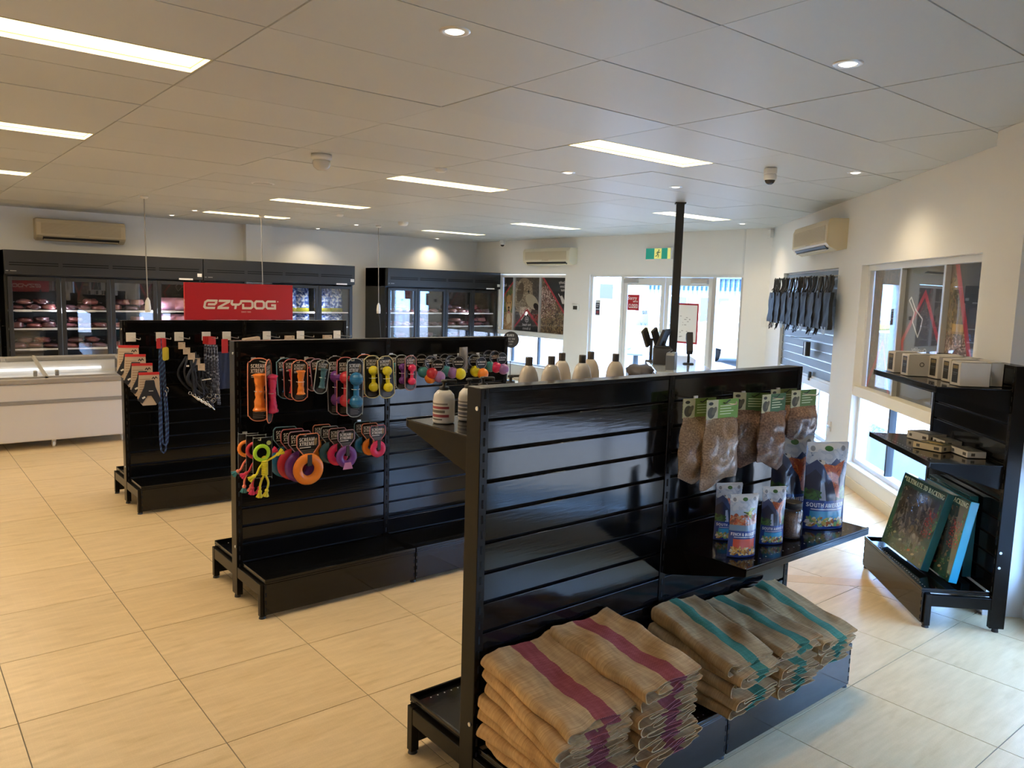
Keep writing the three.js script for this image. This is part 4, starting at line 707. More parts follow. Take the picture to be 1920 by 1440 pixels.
function gondola(label, pos, ry, bays, sides, group) {
  const o = thing('display_shelving', label, 'shelving', pos, ry, group);
  for (let b = 0; b <= bays; b++) {
    const up = shared('upright', uprightG, MAT.upright, o, [b * BW, 0, 0]);
    for (const s of sides) shared('slot_column', slotG, MAT.slot, up, [0, 0, 0], [0, s > 0 ? 0 : PI, 0]).userData.kind = 'stuff';
    for (const s of sides) { const l = shared('base_leg', legG, MAT.upright, o, [b === 0 ? 0.0 : b === bays ? b * BW : b * BW, 0, 0], [0, s > 0 ? 0 : PI, 0]); shared('levelling_foot', footG, MAT.dark, l); }
    mesh('upright_foot', cyl(0.014, 0.017, 0.022, b * BW, 0.011, 0, 16), MAT.dark, o);
  }
  for (const [x, y] of [[-0.0175, 1.335], [-0.0175, 0.29], [bays * BW + 0.0175, 0.43], [bays * BW + 0.0175, 0.35]]) mesh('bolt', cyl(0.007, 0.007, 0.004, x, y, 0.02, 14, 0, 0, PI / 2), MAT.zinc, o);
  for (let b = 0; b < bays; b++) {
    const cx = (b + 0.5) * BW;
    mesh('light_stop_panel', rspan(cx - BW / 2 + 0.017, cx + BW / 2 - 0.017, 0.19, GH - 0.02, -0.014, 0.014, 0.002), MAT.blackDull, o);  // dark panel added inside to stop light through the slat gaps
    mesh('top_cap', [rspan(cx - BW / 2 + 0.016, cx + BW / 2 - 0.016, GH - 0.016, GH, -GT + 0.001, GT - 0.001, 0.003)], MAT.blackEdge, o);
    for (const s of sides) {
      for (let i = 0; i < 12; i++) { const y = 0.2 + 0.1 * i + 0.05; const m = shared('slat', slatG, MAT.black, o, [cx, Math.min(y, GH - 0.063), s * 0.0275], [0, s > 0 ? 0 : PI, 0]); if (i === 11) { m.position.y = 1.343; m.scale.y = 0.93; } }
      const t = shared('base_tray', trayG, MAT.black, o, [cx, 0, 0], [0, s > 0 ? 0 : PI, 0]); shared('perforation_glints', dotsG, holeGlintM, t).userData.kind = 'stuff';
      const k = shared('kick_panel', kickG, MAT.black, o, [cx, 0, 0], [0, s > 0 ? 0 : PI, 0]); shared('slot_column', kickSlotG, MAT.slot, k).userData.kind = 'stuff';
    }
  }
  return o;
}
const GX = 1.455, ZN = -1.95, ZM = -4.10, ZFAR = -6.36;
const near = gondola('nearest black double-sided shelving with burlap sacks on its base', [GX, 0, ZN], 0, 2, [1, -1], 'black display shelving');
const mid = gondola('middle black double-sided shelving hung with bright dog toys', [GX, 0, ZM], 0, 2, [1, -1], 'black display shelving');
const far = gondola('farthest black double-sided shelving below the red sign, hung with harnesses', [GX - 0.03, 0, ZFAR], 0, 2, [1, -1], 'black display shelving');
shelfPart(near, 'front_shelf', 0.9, 0.74, 0.036, 0.41);
shelfPart(near, 'back_shelf', 0, 1.235, -0.036, -0.435);
const wallUnit = gondola('black single-sided shelving against the pier, with white boxes and aquarium backings', uw(5.07, 0, 2.165), H45 + PI, 1, [1], 'black display shelving');
shelfPart(wallUnit, 'upper_shelf', 0, 1.28, 0.036, 0.41); shelfPart(wallUnit, 'middle_shelf', 0, 0.885, 0.036, 0.405);

// red sign on the far shelving
{
  const t = canvasTex(1024, 328, (c, w, h) => {
    c.fillStyle = '#c32630'; c.fillRect(0, 0, w, h);
    const cream = '#f3e9dd'; c.strokeStyle = cream; c.lineWidth = 21; c.lineJoin = 'miter'; c.lineCap = 'butt';
    c.save(); c.translate(160, 148); c.transform(1, 0, -0.22, 1, 18, 0); const L = (...p) => { c.beginPath(); p.forEach(([x, y], i) => (i ? c.lineTo(x, y) : c.moveTo(x, y))); c.stroke(); };
    L([112, 9], [26, 9], [9, 22], [9, 62], [22, 73], [108, 73]); L([36, 41], [98, 41], [108, 30], [108, 0]);                      // E
    L([128, 9], [226, 9], [226, 16], [140, 66], [140, 73], [236, 73]);                                                              // Z
    L([252, 0], [252, 30], [264, 41], [322, 41], [338, 28], [338, 0]); L([296, 41], [296, 82]);                                      // Y
    c.restore(); c.save(); c.translate(160, 148);
    L([372, 34], [372, 73], [446, 73], [462, 60], [462, 22], [448, 9], [362, 9]);                                                    // D
    L([548, 9], [500, 9], [487, 22], [487, 60], [500, 73], [560, 73], [574, 60], [574, 22], [560, 9], [548, 9]);                     // O
    L([692, 9], [612, 9], [598, 22], [598, 60], [612, 73], [684, 73], [684, 44], [646, 44]);                                         // G
    blob(c, 712, 10, 6, 6, cream); c.restore();
    c.fillStyle = cream; c.font = '18px sans-serif'; c.textAlign = 'center'; c.fillText('SINCE 1995', 560, 262);
  });
  const o = thing('brand_sign', 'red header sign with cream lettering standing on the farthest shelving', 'sign', [2.305, GH, ZFAR + 0.01]);
  mesh('panel', span(-0.44, 0.44, 0.004, 0.295, -0.012, 0.012), std(0xffffff, 0.35, { map: t }), o); mesh('bracket', [span(-0.3, -0.27, -0.0, 0.06, -0.02, -0.012), span(0.27, 0.3, -0.0, 0.06, -0.02, -0.012)], MAT.dark, o);
}

// ---------- folded burlap sacks ----------
const burlap = (stripe) => dataTex(1024, 512, (x, y, i, j) => {
  const wv = ((i % 4) < 2 ? 1 : -1) * ((j % 4) < 2 ? 1 : -1) * 9, slub = fbm(x * 60, y * 6, 3, 2) * 34 + fbm(x * 8, y * 110, 7, 2) * 34, blot = fbm(x * 6, y * 4, 11, 3) * 30, fleck = fbm(x * 90, y * 50, 5, 2) > 0.42 ? -38 : 0;
  const v = wv + slub + blot + fleck; let c = [194 + v, 154 + v * 0.95, 102 + v * 0.8];
  const inS = STRIPES.some((s) => Math.abs(x - s) < 0.034 + 0.0015 * Math.sin(y * 40));
  if (inS) { const d = ((i + j) % 6) < 3 ? 1 : -0.5; c = [stripe[0] + 26 * d + slub * 0.7, stripe[1] + 24 * d + slub * 0.7, stripe[2] + 24 * d + slub * 0.7]; }
  return c;
});
// cross-section of the fold: bottom layer, round the left edge, top layer, then two inner layers
const SW = 0.30, SHT = 0.044;
function foldPath(seed) {
  const R = rng(seed), P = [], add = (x, y) => P.push([x, y]), half = SW / 2, g = 0.0115, n = 14;
  for (let i = 0; i <= n; i++) add(half - 0.012 * R() - (SW - 0.02) * i / n, 0.002);
  const r0 = (SHT - 0.004) / 2; for (let i = 1; i < 9; i++) { const a = -PI / 2 - PI * i / 9; add(-half + 0.012 + 0.022 * Math.cos(a), 0.002 + r0 + r0 * Math.sin(a)); }
  for (let i = 0; i <= n; i++) add(-half + 0.014 + (SW - 0.03) * i / n, SHT - 0.002);
  for (let i = 1; i < 6; i++) { const a = PI / 2 - PI * i / 6; add(half - 0.014 + 0.012 * Math.cos(a), SHT - 0.002 - g / 2 + (g / 2) * Math.sin(a)); }
  for (let i = 0; i <= n; i++) add(half - 0.02 - (SW - 0.08) * i / n, SHT - 0.002 - g);
  for (let i = 1; i < 6; i++) { const a = PI / 2 + PI * i / 6; add(-half + 0.058 + 0.01 * Math.cos(a), SHT - 0.002 - 1.5 * g + (g / 2) * Math.sin(a)); }
  for (let i = 0; i <= n; i++) add(-half + 0.06 + (SW - 0.085) * i / n, SHT - 0.002 - 2 * g);
  return P;
}
const PATH0 = foldPath(1), PLEN = (() => { let s = 0; const a = [0]; for (let i = 1; i < PATH0.length; i++) { s += Math.hypot(PATH0[i][0] - PATH0[i - 1][0], PATH0[i][1] - PATH0[i - 1][1]); a.push(s); } return a.map((v) => v / s); })();
const mids = (() => { const out = []; for (const [i0, i1] of [[0, 14], [23, 37], [43, 57], [63, 77]]) out.push((PLEN[i0] + PLEN[i1]) / 2); return out; })();
const STRIPES = mids;
const sackMats = { maroon: std(0xffffff, 0.92, { map: burlap([152, 68, 68]) }), green: std(0xffffff, 0.92, { map: burlap([62, 118, 88]) }) };
for (const k in sackMats) { sackMats[k].bumpMap = sackMats[k].map; sackMats[k].bumpScale = 0.0012; }
function sackGeo(index, total, hBack, hFront, depth, seed) {    // wedge-shaped layer of a leaning stack; origin at tray centre
  const P = foldPath(seed), M = 16, N = P.length, th = 0.0042, pos = [], uv = [], idx = [], R = rng(seed * 17 + 3);
  const jx = (R() - 0.5) * 0.03, jz = (R() - 0.5) * 0.03, skew = (R() - 0.5) * 0.06, top = index === total - 1;
  const nrm = P.map((p, i) => { const a = P[Math.max(0, i - 1)], b = P[Math.min(N - 1, i + 1)], L = Math.hypot(b[0] - a[0], b[1] - a[1]) || 1; return [-(b[1] - a[1]) / L, (b[0] - a[0]) / L]; });
  for (let m = 0; m <= M; m++) {
    const t = m / M, hl = hBack + (hFront - hBack) * t;
    for (let f = 0; f < 2; f++) for (let i = 0; i < N; i++) {
      const q = f ? N - 1 - i : i, sgn = f ? -1 : 1, x = P[q][0] + nrm[q][0] * th * 0.5 * sgn, y = P[q][1] + nrm[q][1] * th * 0.5 * sgn;
      const layer = PLEN[q], wob = noise.noise(x * 9 + seed, t * 3.5, layer * 4 + seed), w2 = noise.noise(x * 26 + seed * 3, t * 8, layer * 9), edge = Math.pow(t, 4);
      const z = -depth / 2 + depth * t + jz + (0.016 * noise.noise(x * 5, layer * 9, seed) + 0.003 * noise.noise(x * 18, layer * 12, seed)) * (t > 0.5 ? t : 1 - t);
      let yy = (index + (y + 0.004 * wob + 0.0022 * w2) / SHT) * hl;
      yy += 0.006 * noise.noise(x * 7 + index * 0.3, t * 3, 5.5) * (index + 1) / total * 2;
      if (top && y > SHT * 0.5) yy += 0.006 * wob + 0.003 * w2;
      yy -= edge * (0.012 + 0.012 * w2) * (index / total);
      pos.push(x + jx + skew * (t - 0.5) + 0.012 * noise.noise(t * 4, seed, y * 30), Math.max(0.001, yy), z);
      uv.push(layer, t);
    }
  }
  const K = 2 * N;
  for (let m = 0; m < M; m++) for (let i = 0; i < K; i++) { const a = m * K + i, b = m * K + (i + 1) % K, c = a + K, d = b + K; idx.push(a, c, b, b, c, d); }
  for (const m of [0, M]) for (let i = 0; i < N - 1; i++) { const a = m * K + i, b = m * K + i + 1, c = m * K + K - 1 - i, d = m * K + K - 2 - i; m ? idx.push(a, b, c, b, d, c) : idx.push(a, c, b, b, c, d); }
  const g = new THREE.BufferGeometry(); g.setAttribute('position', new THREE.Float32BufferAttribute(pos, 3)); g.setAttribute('uv', new THREE.Float32BufferAttribute(uv, 2)); g.setIndex(idx); g.computeVertexNormals(); return g;
}
{
  const stacks = [ // x, count, back height, front height, colour, name, turn
    [1.615, 7, 0.325, 0.235, 'maroon', 'leftmost maroon-striped stack', 0.0], [1.925, 7, 0.338, 0.275, 'maroon', 'second maroon-striped stack from the left', 0.05], [2.40, 5, 0.285, 0.205, 'green', 'leftmost green-striped stack', 0.03], [2.70, 5, 0.232, 0.185, 'green', 'middle green-striped stack', -0.03], [3.0, 4, 0.228, 0.14, 'green', 'rightmost green-striped stack', 0.02]];
  stacks.forEach(([x, n, hb, hf, col, where, turn], s) => {
    for (let i = 0; i < n; i++) {
      const k = n - 1 - i, label = k === 0 ? 'folded burlap sack on top of the ' + where : ORD[k] + ' burlap sack from the top of the ' + where;
      const m = shared('burlap_sack', sackGeo(i, n, hb / n, hf / n, 0.38 + 0.02 * ((i + s) % 2), s * 31 + i * 7 + 2), sackMats[col], null, [x, 0.2125, -1.70], [0, turn + 0.03 * Math.sin(i * 2.3 + s), 0]);
      if (s > 1) m.scale.x = 0.86;
      tag(m, label, 'sack', 'folded burlap sacks, ' + where);
    }
  });
}
// ---------- toys on the middle shelving ----------
const cardT = canvasTex(256, 512, (c, w, h) => {
  c.fillStyle = '#0d0c0c'; c.fillRect(0, 0, w, h); c.fillStyle = '#f0ece6'; c.textAlign = 'left'; c.font = 'bold 44px sans-serif'; c.fillText('SCREAM', 34, 78); c.fillText('XTREME', 34, 118); c.fillRect(40, 134, 120, 9); c.fillRect(40, 150, 150, 5);
  blob(c, 206, 92, 20, 34, '#7d6648'); blob(c, 212, 66, 13, 14, '#a58a62'); blob(c, 196, 112, 14, 20, '#55432e'); c.fillStyle = '#8a8580'; for (let i = 0; i < 4; i++) c.fillRect(54, 440 + 14 * i, 148 - 22 * (i % 2), 5);
});
const headT = canvasTex(256, 200, (c, w, h) => { c.fillStyle = '#0d0c0c'; c.fillRect(0, 0, w, h); c.fillStyle = '#f0ece6'; c.font = 'bold 46px sans-serif'; c.fillText('SCREAM', 26, 66); c.fillText('XTREME', 26, 106); c.fillRect(30, 118, 130, 8); blob(c, 214, 78, 18, 32, '#8f7450'); blob(c, 222, 52, 12, 12, '#b79a6e'); c.fillStyle = '#8a8580'; for (let i = 0; i < 3; i++) c.fillRect(44, 146 + 14 * i, 160, 5); });
const cardM = std(0xffffff, 0.3, { map: cardT }), headM = std(0xffffff, 0.3, { map: headT });
const RUB = { orange: [0.86, 0.24, 0.025], pink: [0.72, 0.03, 0.13], red: [0.55, 0.03, 0.05], blue: [0.015, 0.16, 0.38], teal: [0.05, 0.26, 0.30], slate: [0.05, 0.14, 0.19], yellow: [0.72, 0.62, 0.02], purple: [0.16, 0.04, 0.25], lime: [0.42, 0.72, 0.03], coral: [0.82, 0.22, 0.15], lilac: [0.32, 0.16, 0.42], white: [0.6, 0.58, 0.55] };
const rub = {}; for (const k in RUB) rub[k] = std(RUB[k], 0.28);
const trim = {}; for (const [k, v] of Object.entries({ orange: [0.80, 0.28, 0.17], pink: [0.62, 0.18, 0.20], blue: [0.16, 0.32, 0.42], pale: [0.42, 0.47, 0.50], yellow: [0.74, 0.66, 0.36], rose: [0.50, 0.26, 0.28], mauve: [0.42, 0.27, 0.36], teal: [0.12, 0.25, 0.28], dark: [0.20, 0.19, 0.20] })) trim[k] = std(v, 0.4);
function knobbly(g, amp, f, seed) { const p = g.attributes.position, n = g.attributes.normal; for (let i = 0; i < p.count; i++) { const d = amp * noise.noise(p.getX(i) * f + seed, p.getY(i) * f, p.getZ(i) * f); p.setXYZ(i, p.getX(i) + n.getX(i) * d, p.getY(i) + n.getY(i) * d, p.getZ(i) + n.getZ(i) * d); } g.computeVertexNormals(); return g; }
function stickToy(h) { const r = h * 0.15, pts = []; for (let i = 0; i <= 40; i++) { const t = i / 40, e = Math.pow(Math.abs(2 * t - 1), 3); pts.push([r * (0.78 + 0.55 * e + 0.07 * Math.cos(t * 8 * PI)) * (t === 0 || t === 1 ? 0.55 : 1), -h / 2 + h * t]); } return put(knobbly(lathe([[0, -h / 2], ...pts, [0, h / 2]], 20), r * 0.18, 60, 2), 0, 0, 0, 0, 0, 0, [1, 1, 0.8]); }
function barbellToy(h) { const r = h * 0.185, pts = [[0, -h / 2]]; for (let i = 1; i < 48; i++) { const y = -h / 2 + h * i / 48, d = Math.abs(Math.abs(y) - (h / 2 - r)); pts.push([Math.max(d < r ? Math.sqrt(r * r - d * d) : 0, Math.abs(y) < h / 2 - r ? r * 0.42 : 0.0005) * (1 + 0.035 * Math.cos(i * 2.1)), y]); } pts.push([0, h / 2]); return lathe(pts, 24); }
function toyCard(label, group, pos, ry, rz, w, h, trimName, kind, col, ty = -0.02) {
  const o = thing('toy_card', label, 'dog toy', pos, ry, group); o.rotation.z = rz;
  const out = roundRect(w, h, w * 0.42);
  mesh('card', flatUV(put(poly(out, 0.002), 0, -h / 2, -0.001), -w / 2, -h, w, h), cardM, o);
  mesh('edge_trim', tube(out.filter((_, i) => i % 2 === 0).map(([x, y]) => [x, y - h / 2, 0]), 0.0028, 80, 6, true), trim[trimName], o);
  const th = h * (kind === 'stick' ? 0.60 : 0.62), g = kind === 'stick' ? stickToy(th) : barbellToy(th);
  const t = mesh('toy', put(g, 0, -h * 0.54, 0.016), rub[col], o);
  mesh('tie_band', [put(new THREE.TorusGeometry(w * 0.23, 0.0016, 6, 24), 0, -h * 0.52, 0.01, PI / 2, 0, 0, [1, 0.9, 1])], std([0.75, 0.74, 0.72], 0.4), t);
  return o;
}
function pegHook(label, pos, ry, len, plate = false) {
  const o = thing('peg_hook', label, 'hook', pos, ry, 'wire display hooks');
  mesh('wire', [tube([[0, 0, 0], [0, 0, len - 0.02], [0, 0.012, len]], 0.003, 20, 6)], MAT.zinc, o);
  mesh('back_clip', rspan(-0.012, 0.012, -0.03, 0.012, -0.004, 0.002, 0.001), MAT.zinc, o);
  if (plate) mesh('label_plate', rspan(-0.034, 0.034, -0.032, 0.036, 0.004, 0.008, 0.002), MAT.plug, o);
  return o;
}
const MF = ZM + 0.036;
const gTop = 'carded dog toys on the top row of the middle shelving';
const hookAt = (x, y, len, what) => pegHook('wire hook holding the ' + what, [x, y, MF + 0.002], 0, len);
toyCard('orange stick dog toy on coral-edged card at the left of the top row', gTop, [1.535, 1.315, MF + 0.09], -0.12, 0, 0.115, 0.33, 'orange', 'stick', 'orange');
toyCard('pink stick dog toy on a card turned edge-on in front of the orange one', gTop, [1.545, 1.315, MF + 0.19], 0.95, 0.09, 0.115, 0.33, 'orange', 'stick', 'pink'); hookAt(1.54, 1.30, 0.22, 'two large stick toys at the left');
toyCard('small orange stick toy on card, front of the second hanging group', gTop, [1.715, 1.307, MF + 0.19], 0.0, 0, 0.088, 0.215, 'orange', 'stick', 'orange');
toyCard('small red stick toy on card just behind the small orange one', gTop, [1.69, 1.311, MF + 0.145], -0.1, 0.03, 0.088, 0.215, 'pink', 'stick', 'red');
toyCard('small blue stick toy at the back of the second hanging group', gTop, [1.668, 1.312, MF + 0.105], -0.12, 0.05, 0.088, 0.215, 'blue', 'stick', 'blue'); hookAt(1.70, 1.297, 0.22, 'small stick toys in the second group');
toyCard('small slate-blue stick toy tilted at the front of the third group', gTop, [1.853, 1.303, MF + 0.19], 0.0, -0.14, 0.074, 0.18, 'pale', 'stick', 'slate');
toyCard('small orange stick toy behind the tilted slate-blue one', gTop, [1.83, 1.306, MF + 0.145], -0.08, 0.1, 0.074, 0.18, 'mauve', 'stick', 'orange');
toyCard('small red stick toy at the back of the third group', gTop, [1.812, 1.308, MF + 0.10], -0.1, 0.15, 0.074, 0.18, 'rose', 'stick', 'red'); hookAt(1.838, 1.294, 0.22, 'third group of small stick toys');
toyCard('large blue barbell toy on pale-edged card at the front of the fourth group', gTop, [2.033, 1.308, MF + 0.20], 0.0, 0, 0.097, 0.325, 'pale', 'barbell', 'blue');
toyCard('large red barbell toy behind the blue one', gTop, [2.0, 1.311, MF + 0.15], -0.1, 0.0, 0.097, 0.325, 'pink', 'barbell', 'red');
toyCard('large purple barbell toy at the back of the fourth group', gTop, [1.965, 1.313, MF + 0.10], -0.15, 0.03, 0.097, 0.325, 'dark', 'barbell', 'purple'); hookAt(2.01, 1.297, 0.23, 'large barbell toys in the fourth group');
toyCard('yellow barbell toy on yellow-edged card at the front of the fifth group', gTop, [2.22, 1.315, MF + 0.20], 0.0, 0.08, 0.098, 0.24, 'yellow', 'barbell', 'yellow');
toyCard('yellow barbell toy directly behind the front yellow one', gTop, [2.165, 1.315, MF + 0.15], -0.1, 0.03, 0.098, 0.24, 'yellow', 'barbell', 'yellow');
toyCard('orange-trimmed barbell card at the back of the fifth group', gTop, [2.145, 1.318, MF + 0.10], -0.2, 0.02, 0.098, 0.24, 'orange', 'barbell', 'orange'); hookAt(2.19, 1.303, 0.23, 'yellow barbell toys in the fifth group');
toyCard('small pink barbell toy at the front of the sixth group', gTop, [2.39, 1.312, MF + 0.20], 0.0, 0, 0.074, 0.20, 'rose', 'barbell', 'pink');
toyCard('small purple barbell toy behind the small pink one', gTop, [2.355, 1.314, MF + 0.155], -0.1, 0.02, 0.074, 0.20, 'pale', 'barbell', 'purple');
toyCard('small teal barbell toy at the back of the sixth group', gTop, [2.318, 1.315, MF + 0.11], -0.15, 0.03, 0.074, 0.20, 'pale', 'barbell', 'teal'); hookAt(2.375, 1.30, 0.23, 'small barbell toys in the sixth group');

// ring toys, lower row
function ringToy(label, pos, ry, R0, r0, trimName, col, hw) {
  const o = thing('ring_toy', label, 'dog toy', pos, ry, 'ring toys on the lower row of the middle shelving');
  const hh = hw * 0.95, out = [[-hw / 2, -hh * 0.12], [-hw / 2, -hh * 0.55], [-hw * 0.16, -hh], [hw * 0.16, -hh], [hw / 2, -hh * 0.55], [hw / 2, -hh * 0.12], [hw * 0.4, 0], [-hw * 0.4, 0]];
  mesh('header_card', flatUV(put(poly(out, 0.002), 0, 0, -0.001), -hw / 2, -hh, hw, hh), headM, o);
  mesh('edge_trim', [put(new THREE.TubeGeometry(new THREE.CatmullRomCurve3(out.map(([x, y]) => V(x, y, 0)), true, 'catmullrom', 0.08), 90, hw * 0.026, 6, true))], trim[trimName], o);
  const cy = -hh - R0 - 0.012 + r0;
  const g = new THREE.TorusGeometry(R0 - r0, r0, 16, 72), p = g.attributes.position; for (let i = 0; i < p.count; i++) { const x = p.getX(i), y = p.getY(i), a = Math.atan2(y, x), rr = Math.hypot(x, y), k = 1 + 0.018 * (Math.cos(a * 28) > 0 ? 1 : -0.5) * (rr < R0 - r0 * 0.7 ? 1 : 0.25); p.setXYZ(i, x * k, y * k, p.getZ(i) * 0.72); } g.computeVertexNormals();
  mesh('ring', put(g, 0, cy, 0.004), rub[col], o);
  mesh('strap', [rspan(-hw * 0.1, hw * 0.1, cy + R0 - 2 * r0 - 0.012, -hh + 0.01, r0 * 0.72 + 0.002, r0 * 0.72 + 0.006, 0.001), rspan(-hw * 0.1, hw * 0.1, cy + R0 - 2 * r0 - 0.012, -hh + 0.01, -r0 * 0.72 - 0.002, -r0 * 0.72 + 0.0, 0.001), rspan(-hw * 0.1, hw * 0.1, cy + R0 - 2 * r0 - 0.014, cy + R0 - 2 * r0 - 0.01, -r0 * 0.72 - 0.002, r0 * 0.72 + 0.006, 0.001)], MAT.dark, o);
  return o;
}
const rr = (i) => [0.20, 0.15, 0.11, 0.07][i];
[['orange', 'orange', 'large orange ring toy at the front of the big ring group'], ['mauve', 'purple', 'large purple ring toy second in the big ring group'], ['pink', 'red', 'large dark red ring toy third in the big ring group'], ['blue', 'blue', 'large blue ring toy at the back of the big ring group']].forEach(([t, c, l], i) => ringToy(l, [1.757 - 0.024 * i, 0.912 + 0.008 * i, MF + rr(i)], -0.04 * i, 0.086, 0.026, t, c, 0.125));
pegHook('wire hook holding the big ring toys', [1.735, 0.905, MF + 0.002], 0, 0.22);
[['mauve', 'purple', 'purple ring toy with pink centre tag at the front of the middle ring group'], ['rose', 'pink', 'pink ring toy second in the middle ring group'], ['pale', 'slate', 'slate ring toy third in the middle ring group'], ['orange', 'orange', 'orange ring toy at the back of the middle ring group']].forEach(([t, c, l], i) => { const o = ringToy(l, [1.982 - 0.028 * i, 0.912 + 0.006 * i, MF + rr(i)], -0.04 * i, 0.062, 0.021, t, c, 0.10); if (!i) mesh('pink_tag', put(poly([[-0.03, -0.215], [0.03, -0.215], [0.018, -0.178], [-0.018, -0.178]], 0.002), 0, 0, 0.02), std([0.55, 0.22, 0.42], 0.4), o); });
pegHook('wire hook holding the middle ring toys', [1.955, 0.905, MF + 0.002], 0, 0.22);
[['pink', 'pink', 'small pink ring toy at the front of the smallest ring group'], ['coral', 'orange', 'small orange ring toy second in the smallest ring group'], ['blue', 'blue', 'small blue ring toy at the back of the smallest ring group']].forEach(([t, c, l], i) => ringToy(l, [2.178 - 0.024 * i, 0.922 + 0.006 * i, MF + rr(i)], -0.04 * i, 0.049, 0.019, t === 'coral' ? 'orange' : t, c, 0.098));
pegHook('wire hook holding the smallest ring toys', [2.165, 0.915, MF + 0.002], 0, 0.22);

// rope figures
function ropeToy(label, pos, ry, ringCol, ropeCol, cols) {
  const o = thing('rope_toy', label, 'dog toy', pos, ry, 'rope figure toys'); const m = rub[ropeCol];
  const out = roundRect(0.10, 0.21, 0.008, 3); mesh('card', flatUV(put(poly(out, 0.002), 0.012, -0.105, -0.012), -0.038, -0.21, 0.1, 0.3), cardM, o);
  mesh('edge_trim', tube(out.filter((_, i) => i % 2 === 0).map(([x, y]) => [x + 0.012, y - 0.105, -0.011]), 0.0012, 60, 5, true), trim.pale, o);
  mesh('dot', cyl(0.012, 0.012, 0.001, 0.045, -0.03, -0.009, 20, PI / 2), std([0.5, 0.55, 0.2], 0.5), o);
  const tg = new THREE.TorusGeometry(0.036, 0.0095, 12, 60), p = tg.attributes.position; for (let i = 0; i < p.count; i++) { const a = Math.atan2(p.getY(i), p.getX(i)), k = 1 + 0.03 * (Math.cos(a * 30) > 0 ? 1 : -1); p.setXYZ(i, p.getX(i) * k, p.getY(i) * k, p.getZ(i)); } tg.computeVertexNormals(); mesh('ring', put(tg, 0, -0.075, 0.01), rub[ringCol], o);
  const wraps = []; for (let i = 0; i < 9; i++) wraps.push(put(new THREE.TorusGeometry(0.0125, 0.0052, 8, 18), 0.014, -0.12 - 0.0085 * i, 0.012, PI / 2)); wraps.push(cyl(0.011, 0.011, 0.08, 0.014, -0.155, 0.012, 12), put(new THREE.TorusGeometry(0.011, 0.006, 8, 16), 0.012, -0.108, 0.012));
  mesh('wrapped_body', wraps, m, o);
  const limb = (a, k) => { const e = a[a.length - 1], d = a[a.length - 2], ang = Math.atan2(e[1] - d[1], e[0] - d[0]), tas = []; for (let i = 0; i < 5; i++) { const b = ang + (i - 2) * 0.24; tas.push(tube([e, [e[0] + 0.014 * Math.cos(b), e[1] + 0.014 * Math.sin(b), e[2] + 0.003 * (i % 2)], [e[0] + 0.034 * Math.cos(b), e[1] + 0.034 * Math.sin(b), e[2] + 0.005 * (i % 2)]], 0.0042, 6, 6)); } const L = mesh('limb', [tube(a, 0.0058, 20, 8), ball(0.0105, ...e, 1, 12)], m, o); mesh('tassel', tas, rub[cols[k]] , L); };
  limb([[0.02, -0.12, 0.012], [0.05, -0.108, 0.014], [0.083, -0.09, 0.016]], 0); limb([[0.008, -0.125, 0.012], [-0.015, -0.15, 0.016], [-0.03, -0.18, 0.018], [-0.045, -0.19, 0.02]], 1);
  limb([[0.008, -0.195, 0.012], [-0.01, -0.235, 0.014], [-0.014, -0.275, 0.016]], 2); limb([[0.02, -0.195, 0.012], [0.032, -0.235, 0.014], [0.022, -0.275, 0.016]], 3);
  return o;
}
ropeToy('lime and yellow rope figure dog toy at the front of its hook', [1.50, 0.914, MF + 0.20], 0, 'lime', 'yellow', ['yellow', 'yellow', 'yellow', 'yellow']);
ropeToy('red rope figure dog toy with pink tassels behind the lime one', [1.487, 0.918, MF + 0.14], -0.15, 'red', 'red', ['pink', 'pink', 'pink', 'red']);
ropeToy('orange ring rope figure with teal tassels at the back of its hook', [1.465, 0.92, MF + 0.085], -0.2, 'orange', 'coral', ['teal', 'teal', 'teal', 'coral']);
pegHook('wire hook holding the rope figure toys', [1.49, 0.905, MF + 0.002], 0, 0.22);

